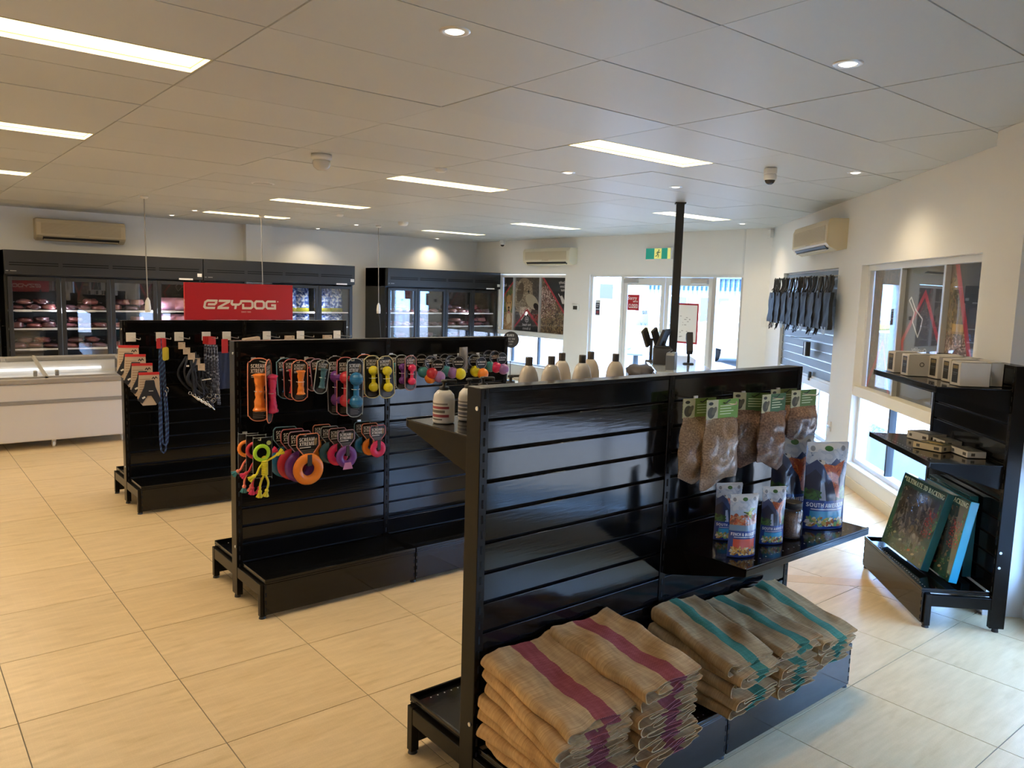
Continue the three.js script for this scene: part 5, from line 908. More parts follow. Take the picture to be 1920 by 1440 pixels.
// balls on headers
const discT = canvasTex(128, 128, (c) => { c.fillStyle = '#0e0d0e'; c.fillRect(0, 0, 128, 128); c.strokeStyle = '#b9b4b0'; c.lineWidth = 4; c.beginPath(); c.arc(64, 64, 56, 0, 2 * PI); c.stroke(); c.fillStyle = '#e6e1da'; c.font = 'bold 24px sans-serif'; c.textAlign = 'center'; c.fillText('SCREAM', 64, 62); c.fillRect(26, 74, 76, 6); });
const discM = std(0xffffff, 0.3, { map: discT }), discG = flatUV(put(cyl(0.042, 0.042, 0.002, 0, 0, 0, 28, PI / 2), 0, 0.066, 0), -0.042, 0.024, 0.084, 0.084), ballG = merge(ball(0.0345, 0, 0, 0, 1, 28));
[['teal', 2.502, 1.207, 0.14, 'teal ball toy at the left end of the ball row'], ['orange', 2.55, 1.173, 0.17, 'orange ball toy low behind the red one'], ['red', 2.562, 1.202, 0.19, 'red ball toy in the first ball cluster'], ['lilac', 2.613, 1.182, 0.21, 'lilac ball toy at the front of the first cluster'], ['teal', 2.668, 1.207, 0.15, 'teal ball toy left of the yellow one in the middle'], ['lilac', 2.71, 1.198, 0.18, 'lilac ball toy touching the middle yellow one'], ['yellow', 2.764, 1.193, 0.21, 'yellow ball toy in the middle of the ball row'], ['yellow', 2.885, 1.199, 0.17, 'yellow ball toy behind the right-hand orange one'], ['orange', 2.936, 1.186, 0.21, 'orange ball toy toward the right of the ball row'], ['teal', 3.003, 1.219, 0.14, 'teal ball toy in the last cluster by the window'], ['pink', 3.048, 1.217, 0.17, 'pink ball toy in the last cluster by the window'], ['lilac', 3.101, 1.207, 0.20, 'lilac ball toy at the right end of the ball row']].forEach(([c, x, y, dz, l], i) => {
  const k = (MF + dz + 3.9), o = thing('ball_toy', l, 'dog toy', [x - k * 0.6, y, MF + dz], 0, 'ball toys on the top row of the middle shelving');
  shared('ball', ballG, rub[c], o); shared('header_disc', discG, discM, o, [-0.004, 0, -0.014], [0, -0.25 + 0.1 * (i % 3), 0]); mesh('strap', rspan(-0.005, 0.005, 0.02, 0.05, -0.02, -0.014, 0.001), MAT.dark, o);
});
for (const [x, w] of [[2.55, 'first ball cluster'], [2.72, 'middle ball cluster'], [2.9, 'orange and yellow balls'], [3.05, 'last ball cluster']]) pegHook('wire hook holding the ' + w, [x - 0.03, 1.285, MF + 0.002], 0, 0.22);
{ const o = thing('clear_bag', 'crumpled clear plastic bag among the ball toys', 'bag', [2.80, 1.19, MF + 0.15], 0.3); mesh('film', put(pillowBag(0.07, 0.16, 0.05, 4.2)), std([0.5, 0.47, 0.46], 0.15, { transmission: 0.5, thickness: 0, clearcoat: 1 }), o); mesh('contents', put(lump(0.05, 0.05, 0.03, 2.2), 0, 0.01, 0), std([0.30, 0.14, 0.14], 0.5), o); }

// ---------- harnesses, leads on the farthest shelving ----------
const FF = ZFAR + 0.036;
[[1.465, 'first plated hook, with the harness cards'], [1.674, 'second hook, with the long blue leads'], [1.808, 'third plated hook, with the small tags'], [2.014, 'fourth hook, with the patterned collars'], [2.174, 'fifth plated hook, with the blue coat'], [2.505, 'sixth plated hook on the top row'], [2.80, 'seventh plated hook on the top row'], [3.14, 'last plated hook on the top row']].forEach(([x, l], i) => pegHook(l + ' of the farthest shelving', [x, 1.275, FF + 0.012], 0, 0.27, true));
const kraft = std([0.62, 0.52, 0.42], 0.7), redCard = std([0.62, 0.03, 0.035], 0.5), webbing = std([0.012, 0.016, 0.03], 0.7), navy = std([0.02, 0.035, 0.10], 0.75);
const printT = canvasTex(128, 192, (c) => { c.fillStyle = '#cbb9a5'; c.fillRect(0, 0, 128, 192); c.fillStyle = '#94755f'; for (let i = 0; i < 7; i++) c.fillRect(14, 34 + 15 * i, 60 - 9 * (i % 3), 3); c.fillStyle = '#2a211f'; stroke(c, [[84, 34], [92, 24], [98, 34], [106, 22], [114, 32]], '#2a211f', 5); });
const printM = std(0xffffff, 0.7, { map: printT });
for (let i = 0; i < 4; i++) {
  const o = thing('dog_harness', ['front', 'second', 'third', 'rearmost'][i] + ' dog harness on beige card with red top, farthest shelving', 'dog harness', [1.522 - 0.03 * i, 1.19 - 0.062 * (3 - i) + 0.025, FF + 0.275 - 0.062 * i], -0.06 - 0.12 * i, 'dog harnesses on beige cards');
  const out = [[-0.07, 0], [0.066, 0], [0.07, -0.2], [0.04, -0.235], [-0.05, -0.235], [-0.085, -0.18]];
  mesh('card', flatUV(put(poly(out, 0.002), 0, 0, 0), -0.085, -0.235, 0.155, 0.235), printM, o); mesh('red_top', [span(-0.071, 0.067, -0.012, 0.004, -0.002, 0.004), span(-0.071, 0.067, -0.004, 0.006, -0.016, 0.0)], redCard, o);
  mesh('harness_body', [put(poly([[-0.028, -0.06], [0.028, -0.06], [0.034, -0.10], [0.07, -0.2], [0.045, -0.225], [0.01, -0.16], [-0.02, -0.16], [-0.055, -0.215], [-0.08, -0.195], [-0.036, -0.10]], 0.01, 0.003), 0, 0, 0.004), rbox(0.06, 0.016, 0.02, 0.006, 0, -0.058, 0.012)], webbing, o);
  mesh('white_patch', [box(0.022, 0.012, 0.002, -0.045, -0.175, 0.019, 0, 0, 0.5), box(0.03, 0.004, 0.002, 0.005, -0.128, 0.019)], MAT.plug, o);
}
const ropeBlue = dataTex(64, 256, (x, y) => (Math.sin((x * 2 + y * 90) * PI) > 0.2 ? [70, 104, 150] : [24, 40, 84])), ropeM = std(0xffffff, 0.7, { map: ropeBlue });
[[1.640, 0.40, 0.13, 'front blue rope dog lead hanging in a long loop'], [1.665, 0.45, 0.09, 'rear blue rope dog lead hanging in a long loop']].forEach(([x, yb, dz, l], i) => {
  const o = thing('dog_lead', l, 'dog lead', [x, 1.27, FF + dz], -0.1 * i, 'blue rope leads'); const d = yb - 1.27, g = tube([[0.0, 0, 0], [-0.014, d * 0.35, 0.004], [-0.018, d * 0.8, 0.004], [-0.012, d * 0.97, 0.004], [0.006, d, 0.004], [0.022, d * 0.96, 0.004], [0.026, d * 0.75, 0.006], [0.012, d * 0.35, 0.008], [0.003, 0, 0.008]], 0.0068, 90, 8);
  const uv = g.attributes.uv; for (let k = 0; k < uv.count; k++) uv.setXY(k, uv.getY(k), uv.getX(k)); mesh('rope', g, ropeM, o);
  mesh('clip', [tube([[0.02, d * 0.45, 0.012], [0.035, d * 0.47, 0.014], [0.03, d * 0.5, 0.014]], 0.004, 10)], MAT.chrome, o); mesh('header_card', box(0.055, 0.075, 0.003, -0.002, -0.035, 0.012 + 0.002 * i), redCard, o);
  mesh('yellow_tag', flatUV(put(poly(roundRect(0.032, 0.10, 0.015), 0.002), 0.026, -0.115, 0.014), 0.01, -0.17, 0.032, 0.11), std([0.70, 0.58, 0.05], 0.5), o);
});
{ // small tags with clips on hook three
  const o = thing('clip_leads', 'bundle of black clip leads with small beige tags on the third hook', 'dog lead', [1.80, 1.27, FF + 0.03]);
  for (let i = 0; i < 5; i++) mesh('tag', [box(0.05, 0.052, 0.002, 0.012 + 0.022 * i, -0.06 - 0.038 * i, 0.04 + 0.045 * i, 0, -0.2, 0)], printM, o);
  const R = rng(51), straps = []; for (let i = 0; i < 14; i++) { const x = 0.02 + R() * 0.12, z = 0.05 + R() * 0.16; straps.push(tube([[x, -0.1 - R() * 0.1, z], [x - 0.08 + R() * 0.12, -0.26 - R() * 0.06, z + 0.02], [x + R() * 0.1, -0.36 - R() * 0.1, z + 0.03 * R()], [x + 0.05 * R(), -0.3, z]], 0.009, 18, 6)); } mesh('webbing', straps, webbing, o);
  const clips = []; for (let i = 0; i < 5; i++) { const x = 0.03 + 0.03 * i, y = -0.42 - 0.02 * i; clips.push(tube([[x, y, 0.2], [x + 0.03, y - 0.03, 0.205], [x + 0.05, y - 0.05, 0.2]], 0.006, 12), put(new THREE.TorusGeometry(0.011, 0.003, 6, 16), x - 0.01, y + 0.01, 0.2)); } mesh('metal_clips', clips, MAT.chrome, o);
  mesh('label_bands', [box(0.07, 0.008, 0.002, 0.14, -0.31, 0.21, 0, 0, 0.1), box(0.02, 0.012, 0.002, 0.0, -0.2, 0.22)], MAT.plug, o);
}
{ const o = thing('dog_collars', 'bundle of dark patterned dog collars hanging on the fourth hook', 'dog collar', [2.0, 1.27, FF + 0.05]);
  const pat = std(0xffffff, 0.6, { map: dataTex(32, 128, (x, y) => (fbm(x * 4, y * 22, 3, 2) > 0.12 ? [180, 186, 205] : [18, 24, 48])) });
  mesh('header_cards', Array.from({ length: 4 }, (_, i) => box(0.06, 0.06, 0.002, 0.004 * i, -0.02, 0.02 + 0.03 * i, 0, 0.05 * i, 0)), redCard, o);
  for (let i = 0; i < 5; i++) { const x = -0.02 + 0.014 * i, z = 0.02 + 0.03 * i, L = 0.44 + 0.03 * (i % 3); mesh('collar_band', [rbox(0.018, L, 0.004, 0.0015, x, -0.05 - L / 2, z, 0.02, 0.1 * i, 0.02 * (i - 2)), rbox(0.018, L, 0.004, 0.0015, x + 0.006, -0.05 - L / 2, z + 0.012, -0.02, 0.1 * i, 0.02 * (i - 2))], pat, o); }
  mesh('metal_rings', [0, 1, 2].map((i) => put(new THREE.TorusGeometry(0.016, 0.0028, 8, 20), -0.01 + 0.02 * i, -0.45 - 0.035 * (i % 2), 0.1 + 0.03 * i)), MAT.chrome, o); }
{ const o = thing('dog_coat', 'folded dark blue dog coat hanging beside the middle shelving end', 'dog coat', [2.12, 1.27, FF + 0.10]);
  mesh('red_tag', box(0.05, 0.11, 0.004, 0.0, -0.065, 0.03), redCard, o); const g = new THREE.BoxGeometry(0.16, 0.29, 0.06, 10, 12, 3), p = g.attributes.position; for (let i = 0; i < p.count; i++) { const x = p.getX(i), y = p.getY(i), t = 0.5 - y / 0.29; p.setXYZ(i, x * (0.55 + 0.5 * Math.min(1, t * 2)) + 0.012 * noise.noise(y * 20, 1, x * 9), y - 0.26, p.getZ(i) * (0.6 + 0.5 * t) + 0.022 * noise.noise(x * 26, y * 5, 2)); } g.computeVertexNormals(); mesh('cloth', g, navy, o); }
[[2.345, 'flat packet lying over the far top edge, left one'], [2.67, 'small wired packet between the sixth and seventh hooks'], [3.01, 'small wired packet before the last hook']].forEach(([x, l], i) => { const o = thing('small_packet', l, 'packet', [x, 1.275, FF + 0.06], 0.05 * i); mesh('card', i ? box(0.075, 0.075, 0.03, 0, -0.035, 0.03) : rbox(0.14, 0.035, 0.05, 0.01, 0, -0.025, 0.03, 0, 0, 0.12), printM, o); mesh('red_edge', i ? [box(0.077, 0.018, 0.032, 0, -0.06, 0.03)] : box(0.142, 0.01, 0.052, 0, -0.04, 0.03, 0, 0, 0.12), redCard, o); });

// ---------- bottles on the back shelf of the near shelving ----------
{
  const Y = 1.2355, cream = std([0.66, 0.60, 0.53], 0.18, { clearcoat: 0.6, clearcoatRoughness: 0.06 }), cap = std([0.10, 0.095, 0.09], 0.4);
  const labT = (red) => canvasTex(256, 256, (c) => { c.fillStyle = '#e3ddd6'; c.fillRect(0, 0, 256, 256); c.fillStyle = '#8d857e'; c.fillRect(20, 30, 120, 20); c.fillStyle = red; c.fillRect(16, 70, 130, 30); c.fillRect(16, 170, 130, 34); c.fillStyle = '#6f6861'; c.fillRect(20, 116, 110, 34); c.fillRect(20, 222, 100, 18); c.fillStyle = '#a59d95'; for (let i = 0; i < 9; i++) c.fillRect(186, 40 + 20 * i, 50, 6); });
  const labR = std(0xffffff, 0.4, { map: labT('#a3414b') }), labG = std(0xffffff, 0.4, { map: labT('#7b7784') });
  const body = merge(lathe([[0, 0], [0.034, 0], [0.038, 0.004], [0.038, 0.11], [0.0375, 0.135], [0.0355, 0.155], [0.031, 0.174], [0.024, 0.189], [0.015, 0.199], [0, 0.2]], 40)), capG = merge(lathe([[0, 0.196], [0.0135, 0.196], [0.0135, 0.227], [0.0125, 0.23], [0, 0.23]], 32)), lab = merge(put(new THREE.CylinderGeometry(0.0368, 0.0368, 0.075, 40, 1, true), 0, 0.062, 0));
  const proto = thing('refill_bottle', 'big cream bottle with grey cap, leftmost of the six', 'bottle', [1.835, Y, -2.155], 2.5, 'big cream bottles on the back shelf');
  shared('body', body, cream, proto); shared('cap', capG, cap, proto); shared('label', lab, labR, proto);
  [[1.945, -2.155, 'big cream bottle with grey cap, second of the front row', 3.1], [2.095, -2.26, 'big cream bottle with grey cap, behind the second one', 2.2], [2.105, -2.155, 'big cream bottle with grey cap, third of the front row', 3.3], [2.265, -2.27, 'big cream bottle with grey cap, behind the third one', 2.8], [2.29, -2.155, 'big cream bottle with grey cap, rightmost of the six', 3.6]].forEach(([x, z, l, r]) => copyOf(proto, l, [x, Y, z], r));
  const pb = merge(lathe([[0, 0], [0.034, 0], [0.038, 0.005], [0.038, 0.082], [0.035, 0.1], [0.024, 0.113], [0.014, 0.118], [0, 0.118]], 40)), pl = merge(put(new THREE.CylinderGeometry(0.0383, 0.0383, 0.072, 40, 1, true), 0, 0.045, 0));
  const pump = merge([lathe([[0, 0.116], [0.017, 0.116], [0.017, 0.126], [0.006, 0.13], [0.006, 0.142], [0.012, 0.143], [0.012, 0.150], [0, 0.152]], 24), rbox(0.05, 0.009, 0.014, 0.003, -0.018, 0.148, 0), rbox(0.008, 0.012, 0.01, 0.002, -0.04, 0.143, 0)]);
  const white = std([0.78, 0.76, 0.73], 0.25);
  [[1.53, -2.25, labR, 'white pump bottle with red label bands at the shelf end', 2.6], [1.638, -2.25, labG, 'white pump bottle with grey label bands half behind the upright', 2.6], [1.715, -2.27, labR, 'white pump bottle whose black pump just clears the shelving top', 2.2], [1.845, -2.27, labG, 'white pump bottle left of the big cream bottles', 2.9]].forEach(([x, z, m, l, r], i) => { const o = thing('pump_bottle', l, 'bottle', [x, Y, z], r, 'white pump bottles'); shared('body', pb, white, o); shared('label', pl, m, o); shared('pump', pump, MAT.dark, o); });
}

// ---------- hanging bags and shelf goods, right bay of the near shelving ----------
const NF = ZN + 0.036;
const seedT = dataTex(512, 512, (x, y) => { const a = fbm(x * 64, y * 64, 2, 3), b = fbm(x * 6, y * 6, 4, 3), k = fbm(x * 70, y * 70, 8, 1) > 0.3 ? 34 : 0; const v = a * 90 + b * 36 + k; return [158 + v, 130 + v * 0.92, 104 + v * 0.8]; });
const seedR = dataTex(512, 512, (x, y) => { const a = fbm(x * 56, y * 56, 3, 3), b = fbm(x * 6, y * 6, 5, 3); const v = a * 100 + b * 30; return [126 + v, 96 + v * 0.88, 78 + v * 0.78]; });
const headGreen = (g) => canvasTex(256, 160, (c) => { c.fillStyle = g; c.fillRect(0, 0, 256, 160); c.fillStyle = '#c9c39a'; c.fillRect(0, 0, 92, 160); blob(c, 40, 104, 30, 46, '#4e4a38'); blob(c, 62, 90, 16, 36, '#6b6248', 0.4); blob(c, 34, 30, 18, 13, '#2f2d22'); c.fillStyle = '#e6efc6'; for (let i = 0; i < 4; i++) c.fillRect(108, 50 + 22 * i, 110 - 20 * (i % 2), 7); stroke(c, [[130, 28], [150, 34], [188, 6]], '#1c1f14', 9); });
function hangBag(label, x, z, ry, w, h, mat, gcol, seed, tip = 0.5, fill = 0.97) {
  const o = thing('hanging_bag', label, 'pet treat bag', [x, 1.315, z], ry, 'clear pet treat bags on hooks');
  mesh('header_card', [box(w * 0.9, 0.075, 0.003, 0, -0.036, 0.0), ], std(0xffffff, 0.5, { map: headGreen(gcol) }), o);
  const g = new THREE.BoxGeometry(w, h, 0.07, 16, 20, 4), p = g.attributes.position;
  for (let i = 0; i < p.count; i++) {
    let X = p.getX(i), Yy = p.getY(i), Z = p.getZ(i); const t = 0.5 - Yy / h, s = 2 * X / w;
    const body = Math.min(1, t * 3.2) * Math.min(1, (1 - t) * 5 + 0.1) * (1 - Math.pow(Math.abs(s), 3));
    Z = Z * (0.06 + 0.94 * body) * (1 + 0.5 * noise.noise(X * 24 + seed, Yy * 14, seed)) + 0.008 * noise.noise(X * 16, Yy * 22 + seed, 1);
    X = X * (0.86 + 0.14 * Math.min(1, t * 2.5)) + 0.006 * noise.noise(Yy * 26, seed, 2);
    Yy -= t > 0.8 ? (t - 0.8) * 5 * 0.045 * (1 - Math.min(1, Math.abs(s - (tip * 2 - 1)) * 0.9)) : 0;
    p.setXYZ(i, X, Yy - h / 2 - 0.07, Z);
  }
  g.computeVertexNormals(); const cg = flatUV(g, -0.2, -0.5, 0.4, 0.4);
  mesh('filled_bag', cg, mat, o); return o;
}
const seedM = std(0xffffff, 0.42, { map: seedT, bumpMap: seedT, bumpScale: 0.002, clearcoat: 0.7, clearcoatRoughness: 0.22 }), seedM2 = std(0xffffff, 0.42, { map: seedR, bumpMap: seedR, bumpScale: 0.002, clearcoat: 0.7, clearcoatRoughness: 0.22 });
hangBag('front clear bag of tan chips under bright green header, left hook', 2.485, NF + 0.14, -0.1, 0.195, 0.235, seedM, '#7aa63c', 1.3, 0.1);
hangBag('rear clear bag of tan chips with green header, left hook', 2.43, NF + 0.075, -0.2, 0.18, 0.22, seedM, '#7f9a4a', 2.7, 0.4);
hangBag('front clear bag of reddish strips under dark green header, middle hook', 2.83, NF + 0.14, -0.05, 0.175, 0.205, seedM2, '#3f6b3c', 4.1, 0.75);
hangBag('rear clear bag of reddish strips turned sideways, middle hook', 2.775, NF + 0.07, -0.6, 0.17, 0.20, seedM2, '#587a44', 5.3, 0.3);
hangBag('front clear bag of brown chunks under green header, right hook', 3.09, NF + 0.12, -0.1, 0.19, 0.125, seedM2, '#5f7c35', 6.7, 0.5);
hangBag('rear clear bag of brown chunks, right hook', 3.03, NF + 0.06, -0.15, 0.18, 0.125, seedM2, '#6d7a40', 7.7, 0.4);
for (const [x, l] of [[2.50, 'left'], [2.82, 'middle'], [3.08, 'right']]) pegHook('wire hook holding the clear bags, ' + l + ' one', [x, 1.3, NF + 0.002], 0, 0.19);

const pouchArt = (kind) => canvasTex(320, 640, (c, w, h) => {
  const finch = kind === 'finch';
  c.fillStyle = finch ? '#a9bfd6' : '#5b6d92'; c.fillRect(0, 0, w, h); c.fillStyle = '#d5d6d8'; c.fillRect(0, 0, w, 70); speckle(c, 0, 60, w, 140, 60, ['#c3cbd6', '#aebacb'], 14, 40, 61);
  if (finch) { speckle(c, 0, 200, w, 340, 200, ['#a14a30', '#c0613a', '#7d4a3a', '#b98a6a'], 8, 30, 62); c.fillStyle = '#6f8fb0'; c.fillRect(0, 300, w, 60); clipPoly(c, [[120, 160], [190, 170], [230, 130], [290, 140], [240, 180], [225, 250], [195, 210]], () => { c.fillStyle = '#7fae2c'; c.fillRect(0, 0, w, h); }); stroke(c, [[130, 166], [200, 190], [270, 150]], '#23301a', 10); blob(c, 214, 182, 26, 20, '#d6d13c'); }
  else {
    const area2 = (pts, col) => clipPoly(c, pts, () => { c.fillStyle = col; c.fillRect(0, 0, w, h); });
    area2([[0, 170], [70, 120], [130, 190], [215, 110], [320, 190], [320, 430], [0, 430]], '#33426c'); area2([[0, 250], [60, 190], [150, 300], [250, 210], [320, 260], [320, 430], [0, 430]], '#1d2744'); area2([[96, 290], [120, 285], [132, 430], [92, 430]], '#aab6cf');
    speckle(c, 0, 350, 90, 430, 60, ['#24512b', '#3b6e36', '#1b3d24'], 8, 24, 63); speckle(c, 235, 330, w, 430, 60, ['#2a6a30', '#4f8a3c', '#214a28'], 8, 24, 64);
    clipPoly(c, [[92, 118], [128, 150], [205, 165], [292, 128], [262, 215], [232, 262], [256, 410], [214, 392], [186, 285], [140, 226]], () => { c.fillStyle = '#b4532c'; c.fillRect(0, 0, w, h); speckle(c, 90, 110, 300, 415, 130, ['#cf6f34', '#94381f', '#d98f4c', '#7a2e1c'], 5, 18, 65, 3); });
    blob(c, 108, 138, 20, 15, '#d8d3cb', 0.7); blob(c, 90, 128, 9, 5, '#3a3330', 0.5);
  }
  for (const x of [46, 160, 274]) blob(c, x, 40, x === 160 ? 30 : 17, x === 160 ? 19 : 20, x === 160 ? '#3c6b3c' : '#8d8f94');
  c.fillStyle = '#1d3f8c'; c.fillRect(0, finch ? 360 : 420, w, h); c.fillStyle = '#f2f4f6'; c.textAlign = 'center'; c.save(); c.translate(w / 2, finch ? 412 : 472); c.scale(finch ? 0.80 : 0.88, 1.15); c.font = 'bold 38px sans-serif'; c.fillText(finch ? 'FINCH & BUDGIE CR' : 'SOUTH AMERICAN', 0, 0); c.restore(); c.fillRect(40, finch ? 424 : 484, w - 80, 6);
  c.fillStyle = finch ? '#d6503c' : '#3f9bc4'; c.fillRect(36, finch ? 446 : 500, w - 72, finch ? 110 : 70); speckle(c, 24, finch ? 540 : 556, w - 24, 616, 120, finch ? ['#e0a24a', '#f0c878', '#b5702c', '#e8e0c8'] : ['#d8b45a', '#7fae6a', '#e8dcb8', '#b5622c', '#f0ece0'], 8, 26, 66); c.fillStyle = '#1d3f8c'; c.fillRect(0, 620, w, 20);
});
const finchM = std(0xffffff, 0.28, { map: pouchArt('finch'), clearcoat: 0.5 }), saM = std(0xffffff, 0.28, { map: pouchArt('sa'), clearcoat: 0.5 }), foil = std([0.04, 0.10, 0.30], 0.28, { clearcoat: 0.5 });
function standPouch(label, x, z, ry, w, h, mat, seed, lean = 0) {
  const o = thing('food_pouch', label, 'pet food pouch', [x, 0.742, z], ry, 'stand-up pet food pouches'); o.rotation.x = lean;
  const mk = (front) => { const g = new THREE.PlaneGeometry(w, h, 14, 22), p = g.attributes.position; for (let i = 0; i < p.count; i++) { let X = p.getX(i), Y = p.getY(i); const t = 0.5 + Y / h, s = 2 * X / w; const bulge = (1 - Math.pow(Math.abs(s), 2.6)) * Math.pow(Math.max(0, 1 - t), 0.55) * 0.030 * (w / 0.15) + (1 - Math.abs(s)) * 0.012 * Math.sin(t * PI); let Z = bulge * (1 + 0.25 * noise.noise(X * 22 + seed, Y * 14, seed)) + 0.006 * noise.noise(X * 20, Y * 10 + seed, 3) * t; X *= 1 - 0.04 * Math.sin(t * PI) ; p.setXYZ(i, X, Y + h / 2, (front ? 1 : -1) * (Z + 0.0008)); } g.computeVertexNormals(); return g; };
  mesh('front_print', mk(true), mat, o); mesh('back_panel', mk(false), foil, o); const bot = []; for (let i = 0; i <= 14; i++) { const s = -1 + 2 * i / 14; bot.push([s * w / 2, (1 - Math.pow(Math.abs(s), 2.6)) * 0.030 * (w / 0.15)]); } mesh('gusset', put(poly([...bot, ...bot.slice().reverse().map(([a, b]) => [a, -b])], 0.002), 0, 0.002, 0, PI / 2), foil, o); mesh('seal', rspan(-w / 2 + 0.001, w / 2 - 0.001, h - 0.012, h + 0.004, -0.0018, 0.0018, 0.0008), std([0.62, 0.63, 0.65], 0.3), o);
  return o;
}
standPouch('small orange and blue pouch with a green bird, front left of the shelf', 2.475, -1.645, -0.42, 0.118, 0.232, finchM, 1.1);
standPouch('small blue pouch with an orange hawk, next to the spice jar', 2.705, -1.665, -0.45, 0.105, 0.225, saM, 2.1);
standPouch('small dark pouch standing behind the green bird pouch', 2.60, -1.80, -0.45, 0.115, 0.225, saM, 3.1);
standPouch('tall blue pouch with an orange hawk at the right end of the shelf', 3.085, -1.665, -0.5, 0.195, 0.365, saM, 4.1);
standPouch('tall blue pouch partly hidden behind the right-hand one', 3.045, -1.80, -0.5, 0.195, 0.375, saM, 5.1);
{ const o = thing('spice_jar', 'clear jar of brown granules with black lid between the pouches', 'jar', [2.845, 0.742, -1.665]);
  mesh('contents', lathe([[0, 0.004], [0.036, 0.004], [0.038, 0.012], [0.038, 0.055], [0.034, 0.062], [0.038, 0.07], [0.038, 0.105], [0, 0.105]], 36), seedM2, o); mesh('glass', lathe([[0, 0], [0.038, 0], [0.041, 0.008], [0.041, 0.055], [0.036, 0.062], [0.041, 0.07], [0.041, 0.115], [0.034, 0.125], [0.034, 0.13]], 40), MAT.glass, o);
  mesh('lid', lathe([[0, 0.148], [0.034, 0.148], [0.037, 0.145], [0.037, 0.122], [0, 0.122]], 36), MAT.dark, o); mesh('label', put(new THREE.CylinderGeometry(0.0416, 0.0416, 0.055, 24, 1, true, 0.2, 1.6), 0, 0.04, 0), MAT.dark, o); mesh('label', put(new THREE.CylinderGeometry(0.0416, 0.0416, 0.03, 24, 1, true, 0.2, 1.6), 0, 0.095, 0), MAT.dark, o); }

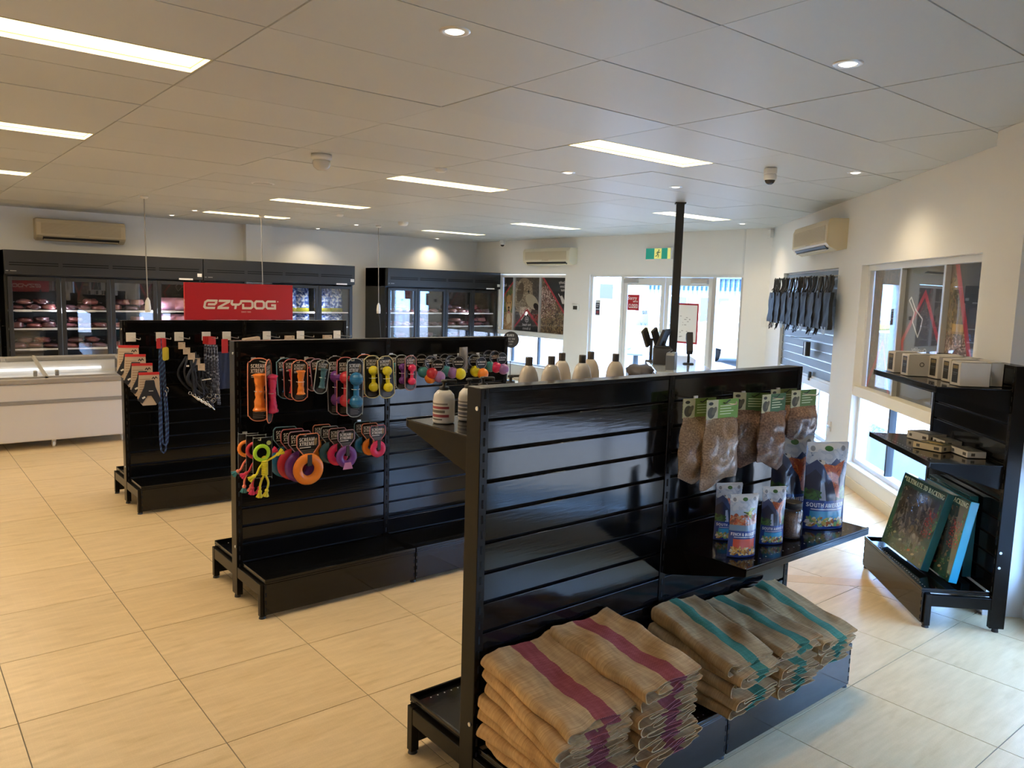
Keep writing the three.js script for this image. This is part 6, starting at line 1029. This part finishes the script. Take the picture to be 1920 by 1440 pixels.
// ---------- goods on the wall shelving ----------
const inWall = (u, y, w) => uw(u, y, w);
{
  const t = canvasTex(128, 192, (c) => { c.fillStyle = '#cfc8bc'; c.fillRect(0, 0, 128, 192); c.fillStyle = '#23211f'; c.fillRect(20, 14, 80, 160); c.fillStyle = '#7a6a44'; c.fillRect(28, 24, 64, 30); c.fillStyle = '#5a6268'; c.fillRect(28, 84, 64, 8); c.fillRect(28, 100, 50, 6); });
  const lab = std(0xffffff, 0.5, { map: t }), card = std([0.68, 0.64, 0.58], 0.6), dk = std([0.1, 0.09, 0.08], 0.6);
  const BX = 0.105, BH = 0.122, BD = 0.148;
  const bodyG = merge(rbox(BX, BH, BD, 0.002, 0, BH / 2, 0, 0, 0, 0, 1)), frontG = merge(span(-BX / 2 + 0.002, BX / 2 - 0.002, 0.003, BH - 0.003, BD / 2 + 0.0002, BD / 2 + 0.0008)), markG = merge(put(new THREE.TorusGeometry(0.011, 0.0022, 6, 20), BX / 2 + 0.0005, BH * 0.55, 0, 0, PI / 2)), flapG = merge(rbox(BX - 0.004, 0.0015, BD - 0.004, 0.0005, 0, BH + 0.003, 0, 0.02));
  [[4.965, 1.89, 'white boxed lamp at the far left end of the upper shelf', 0.05], [4.76, 1.895, 'white boxed lamp with round side mark, second from the far end', 0.0], [4.775, 2.06, 'white boxed lamp tucked behind the round-marked one', 0.0], [4.635, 2.0, 'white boxed lamp third along the upper shelf', 0.08], [4.60, 2.098, 'white boxed lamp behind the third one against the panel', 0.0], [4.465, 2.0, 'white boxed lamp fourth along, half hidden', 0.0], [4.44, 2.098, 'white boxed lamp in the back row, half hidden', 0], [4.275, 1.965, 'white boxed lamp nearest the shelf end, front row', 0.02], [4.33, 2.098, 'white boxed lamp nearest the shelf end, back row', 0]].forEach(([u, w, l, r], i) => {
    const slim = [2, 4, 6, 8].includes(i); const o = thing('lamp_box', l, 'box', inWall(u, 1.2825, w), H45 + PI + r, 'white boxes on the upper wall shelf'); if (slim) o.scale.z = 0.42; if (i === 2) o.scale.z = 0.9;
    shared('carton', bodyG, card, o); shared('label', frontG, lab, o); shared('lid_flap', flapG, card, o); if (i < 4) shared('side_mark', markG, dk, o);
  });
  const t2 = (a, b) => canvasTex(128, 128, (c) => { c.fillStyle = a; c.fillRect(0, 0, 128, 128); blob(c, 64, 64, 44, 26, b, 0.4); c.fillStyle = '#201e1c'; c.fillRect(10, 8, 70, 10); speckle(c, 10, 30, 118, 118, 30, [b, '#6d6a5a', a], 5, 18, 71); });
  [[4.86, 0.8882, 2.02, 0.35, '#3a3a36', '#7d7866', 'dark-topped flat box at the far end of the middle shelf'], [4.70, 0.8882, 2.07, 0.1, '#6c6a62', '#8f8b7e', 'grey flat box lying behind the others'], [4.555, 0.8882, 1.94, 0.6, '#5a5230', '#d9bc6a', 'yellow-printed flat box at the front of the middle shelf'], [4.42, 0.8882, 2.06, 0.08, '#57564e', '#8d8a7c', 'olive flat box nearest the end of the middle shelf']].forEach(([u, y, w, r, a, b, l], i) => {
    const o = thing('flat_box', l, 'box', inWall(u, y, w), H45 + PI + r, 'flat boxes on the middle wall shelf'); const bw = i === 1 ? 0.13 : 0.17, bd = i === 3 || i === 1 ? 0.10 : 0.13, bh = i === 0 ? 0.045 : 0.034;
    mesh('carton', rbox(bw, bh, bd, 0.002, 0, bh / 2, 0, 0, 0, 0, 1), i === 2 ? std([0.66, 0.55, 0.36], 0.6) : card, o); mesh('top_print', span(-bw / 2 + 0.004, bw / 2 - 0.004, bh, bh + 0.0006, -bd / 2 + 0.004, bd / 2 - 0.004), std(0xffffff, 0.4, { map: t2(a, b) }), o); mesh('side_print', [box(0.02, 0.016, 0.001, -bw / 2 + 0.03, bh / 2, bd / 2 + 0.0004), box(0.03, 0.016, 0.001, bw / 2 - 0.03, bh / 2, bd / 2 + 0.0004), box(0.001, 0.016, 0.02, bw / 2 + 0.0004, bh / 2, bd / 2 - 0.03)], dk, o).userData.kind = 'stuff';
  });
  // aquarium backings
  const art = canvasTex(512, 448, (c, w, h) => {
    c.fillStyle = '#1f4a48'; c.fillRect(0, 0, w, h); speckle(c, 0, 60, w, h, 260, ['#1d4a3c', '#2c5a48', '#24504c', '#3a6a4a'], 10, 34, 81);
    c.fillStyle = '#2f3a63'; c.fillRect(400, 60, 80, 100); speckle(c, 60, 70, 430, 340, 900, ['#3d3a36', '#55504a', '#2c2a28', '#6a645c', '#47423d'], 8, 32, 82); speckle(c, 390, 130, 490, 280, 160, ['#8a3238', '#7a2c34', '#5e3034', '#9a5650'], 3, 9, 83); speckle(c, 20, 330, w - 20, 440, 420, ['#2f4a32', '#3d5a40', '#4f5d44', '#6a6650', '#5a4a3a', '#24402c'], 3, 12, 84);
    for (const [x, y, col] of [[330, 396, '#9a5a44'], [384, 404, '#a89a80'], [206, 372, '#a39a84'], [120, 352, '#94895e']]) blob(c, x, y, 18, 7, col, -0.3);
    c.fillStyle = '#214d4e'; c.fillRect(0, 0, w, 56); c.fillStyle = '#dfe2cf'; c.font = 'bold 38px serif'; c.textAlign = 'center'; c.fillText('ULTIMATE 3D BACKING', w / 2 + 14, 42); blob(c, 26, 22, 9, 7, '#e4e6da');
  });
  const artM = std(0xffffff, 0.12, { map: art, clearcoat: 1, clearcoatRoughness: 0.05 }), tealM = std([0.015, 0.17, 0.23], 0.3, { clearcoat: 0.6 }), cyanM = std([0.03, 0.42, 0.62], 0.25, { clearcoat: 0.8 });
  const W0 = 0.53, H0 = 0.455, D0 = 0.045;
  [[4.70, 1.885, 0.05, 0.245, tealM, 'front aquarium backing box with reef picture leaning on the base'], [4.53, 1.97, 0.02, 0.17, cyanM, 'middle aquarium backing box with bright blue end'], [4.645, 2.098, 0.0, 0.0, tealM, 'rearmost aquarium backing box upright against the panel']].forEach(([u, w, r, lean, m, l], i) => {
    const o = thing('aquarium_backing', l, 'box', inWall(u, 0.2145, w), H45 + PI + r, 'aquarium backing boxes'); o.rotation.order = 'YXZ'; o.rotation.x = -lean;
    mesh('carton', rspan(-W0 / 2, W0 / 2, 0, H0, -D0 / 2, D0 / 2, 0.003), m, o); mesh('front_print', span(-W0 / 2 + 0.002, W0 / 2 - 0.002, 0.002, H0 - 0.002, D0 / 2, D0 / 2 + 0.0008), artM, o);
    const wr = new THREE.PlaneGeometry(0.36, 0.32, 18, 16), p = wr.attributes.position; for (let k = 0; k < p.count; k++) p.setZ(k, 0.004 * noise.noise(p.getX(k) * 16 + p.getY(k) * 10, p.getY(k) * 9, i) * (1 - Math.pow(Math.abs(p.getX(k)) / 0.18, 4))); wr.computeVertexNormals(); mesh('clear_window', put(wr, -0.035, H0 * 0.5, D0 / 2 + 0.004), MAT.glass, o);
  });
}

renderer.render(scene, camera);
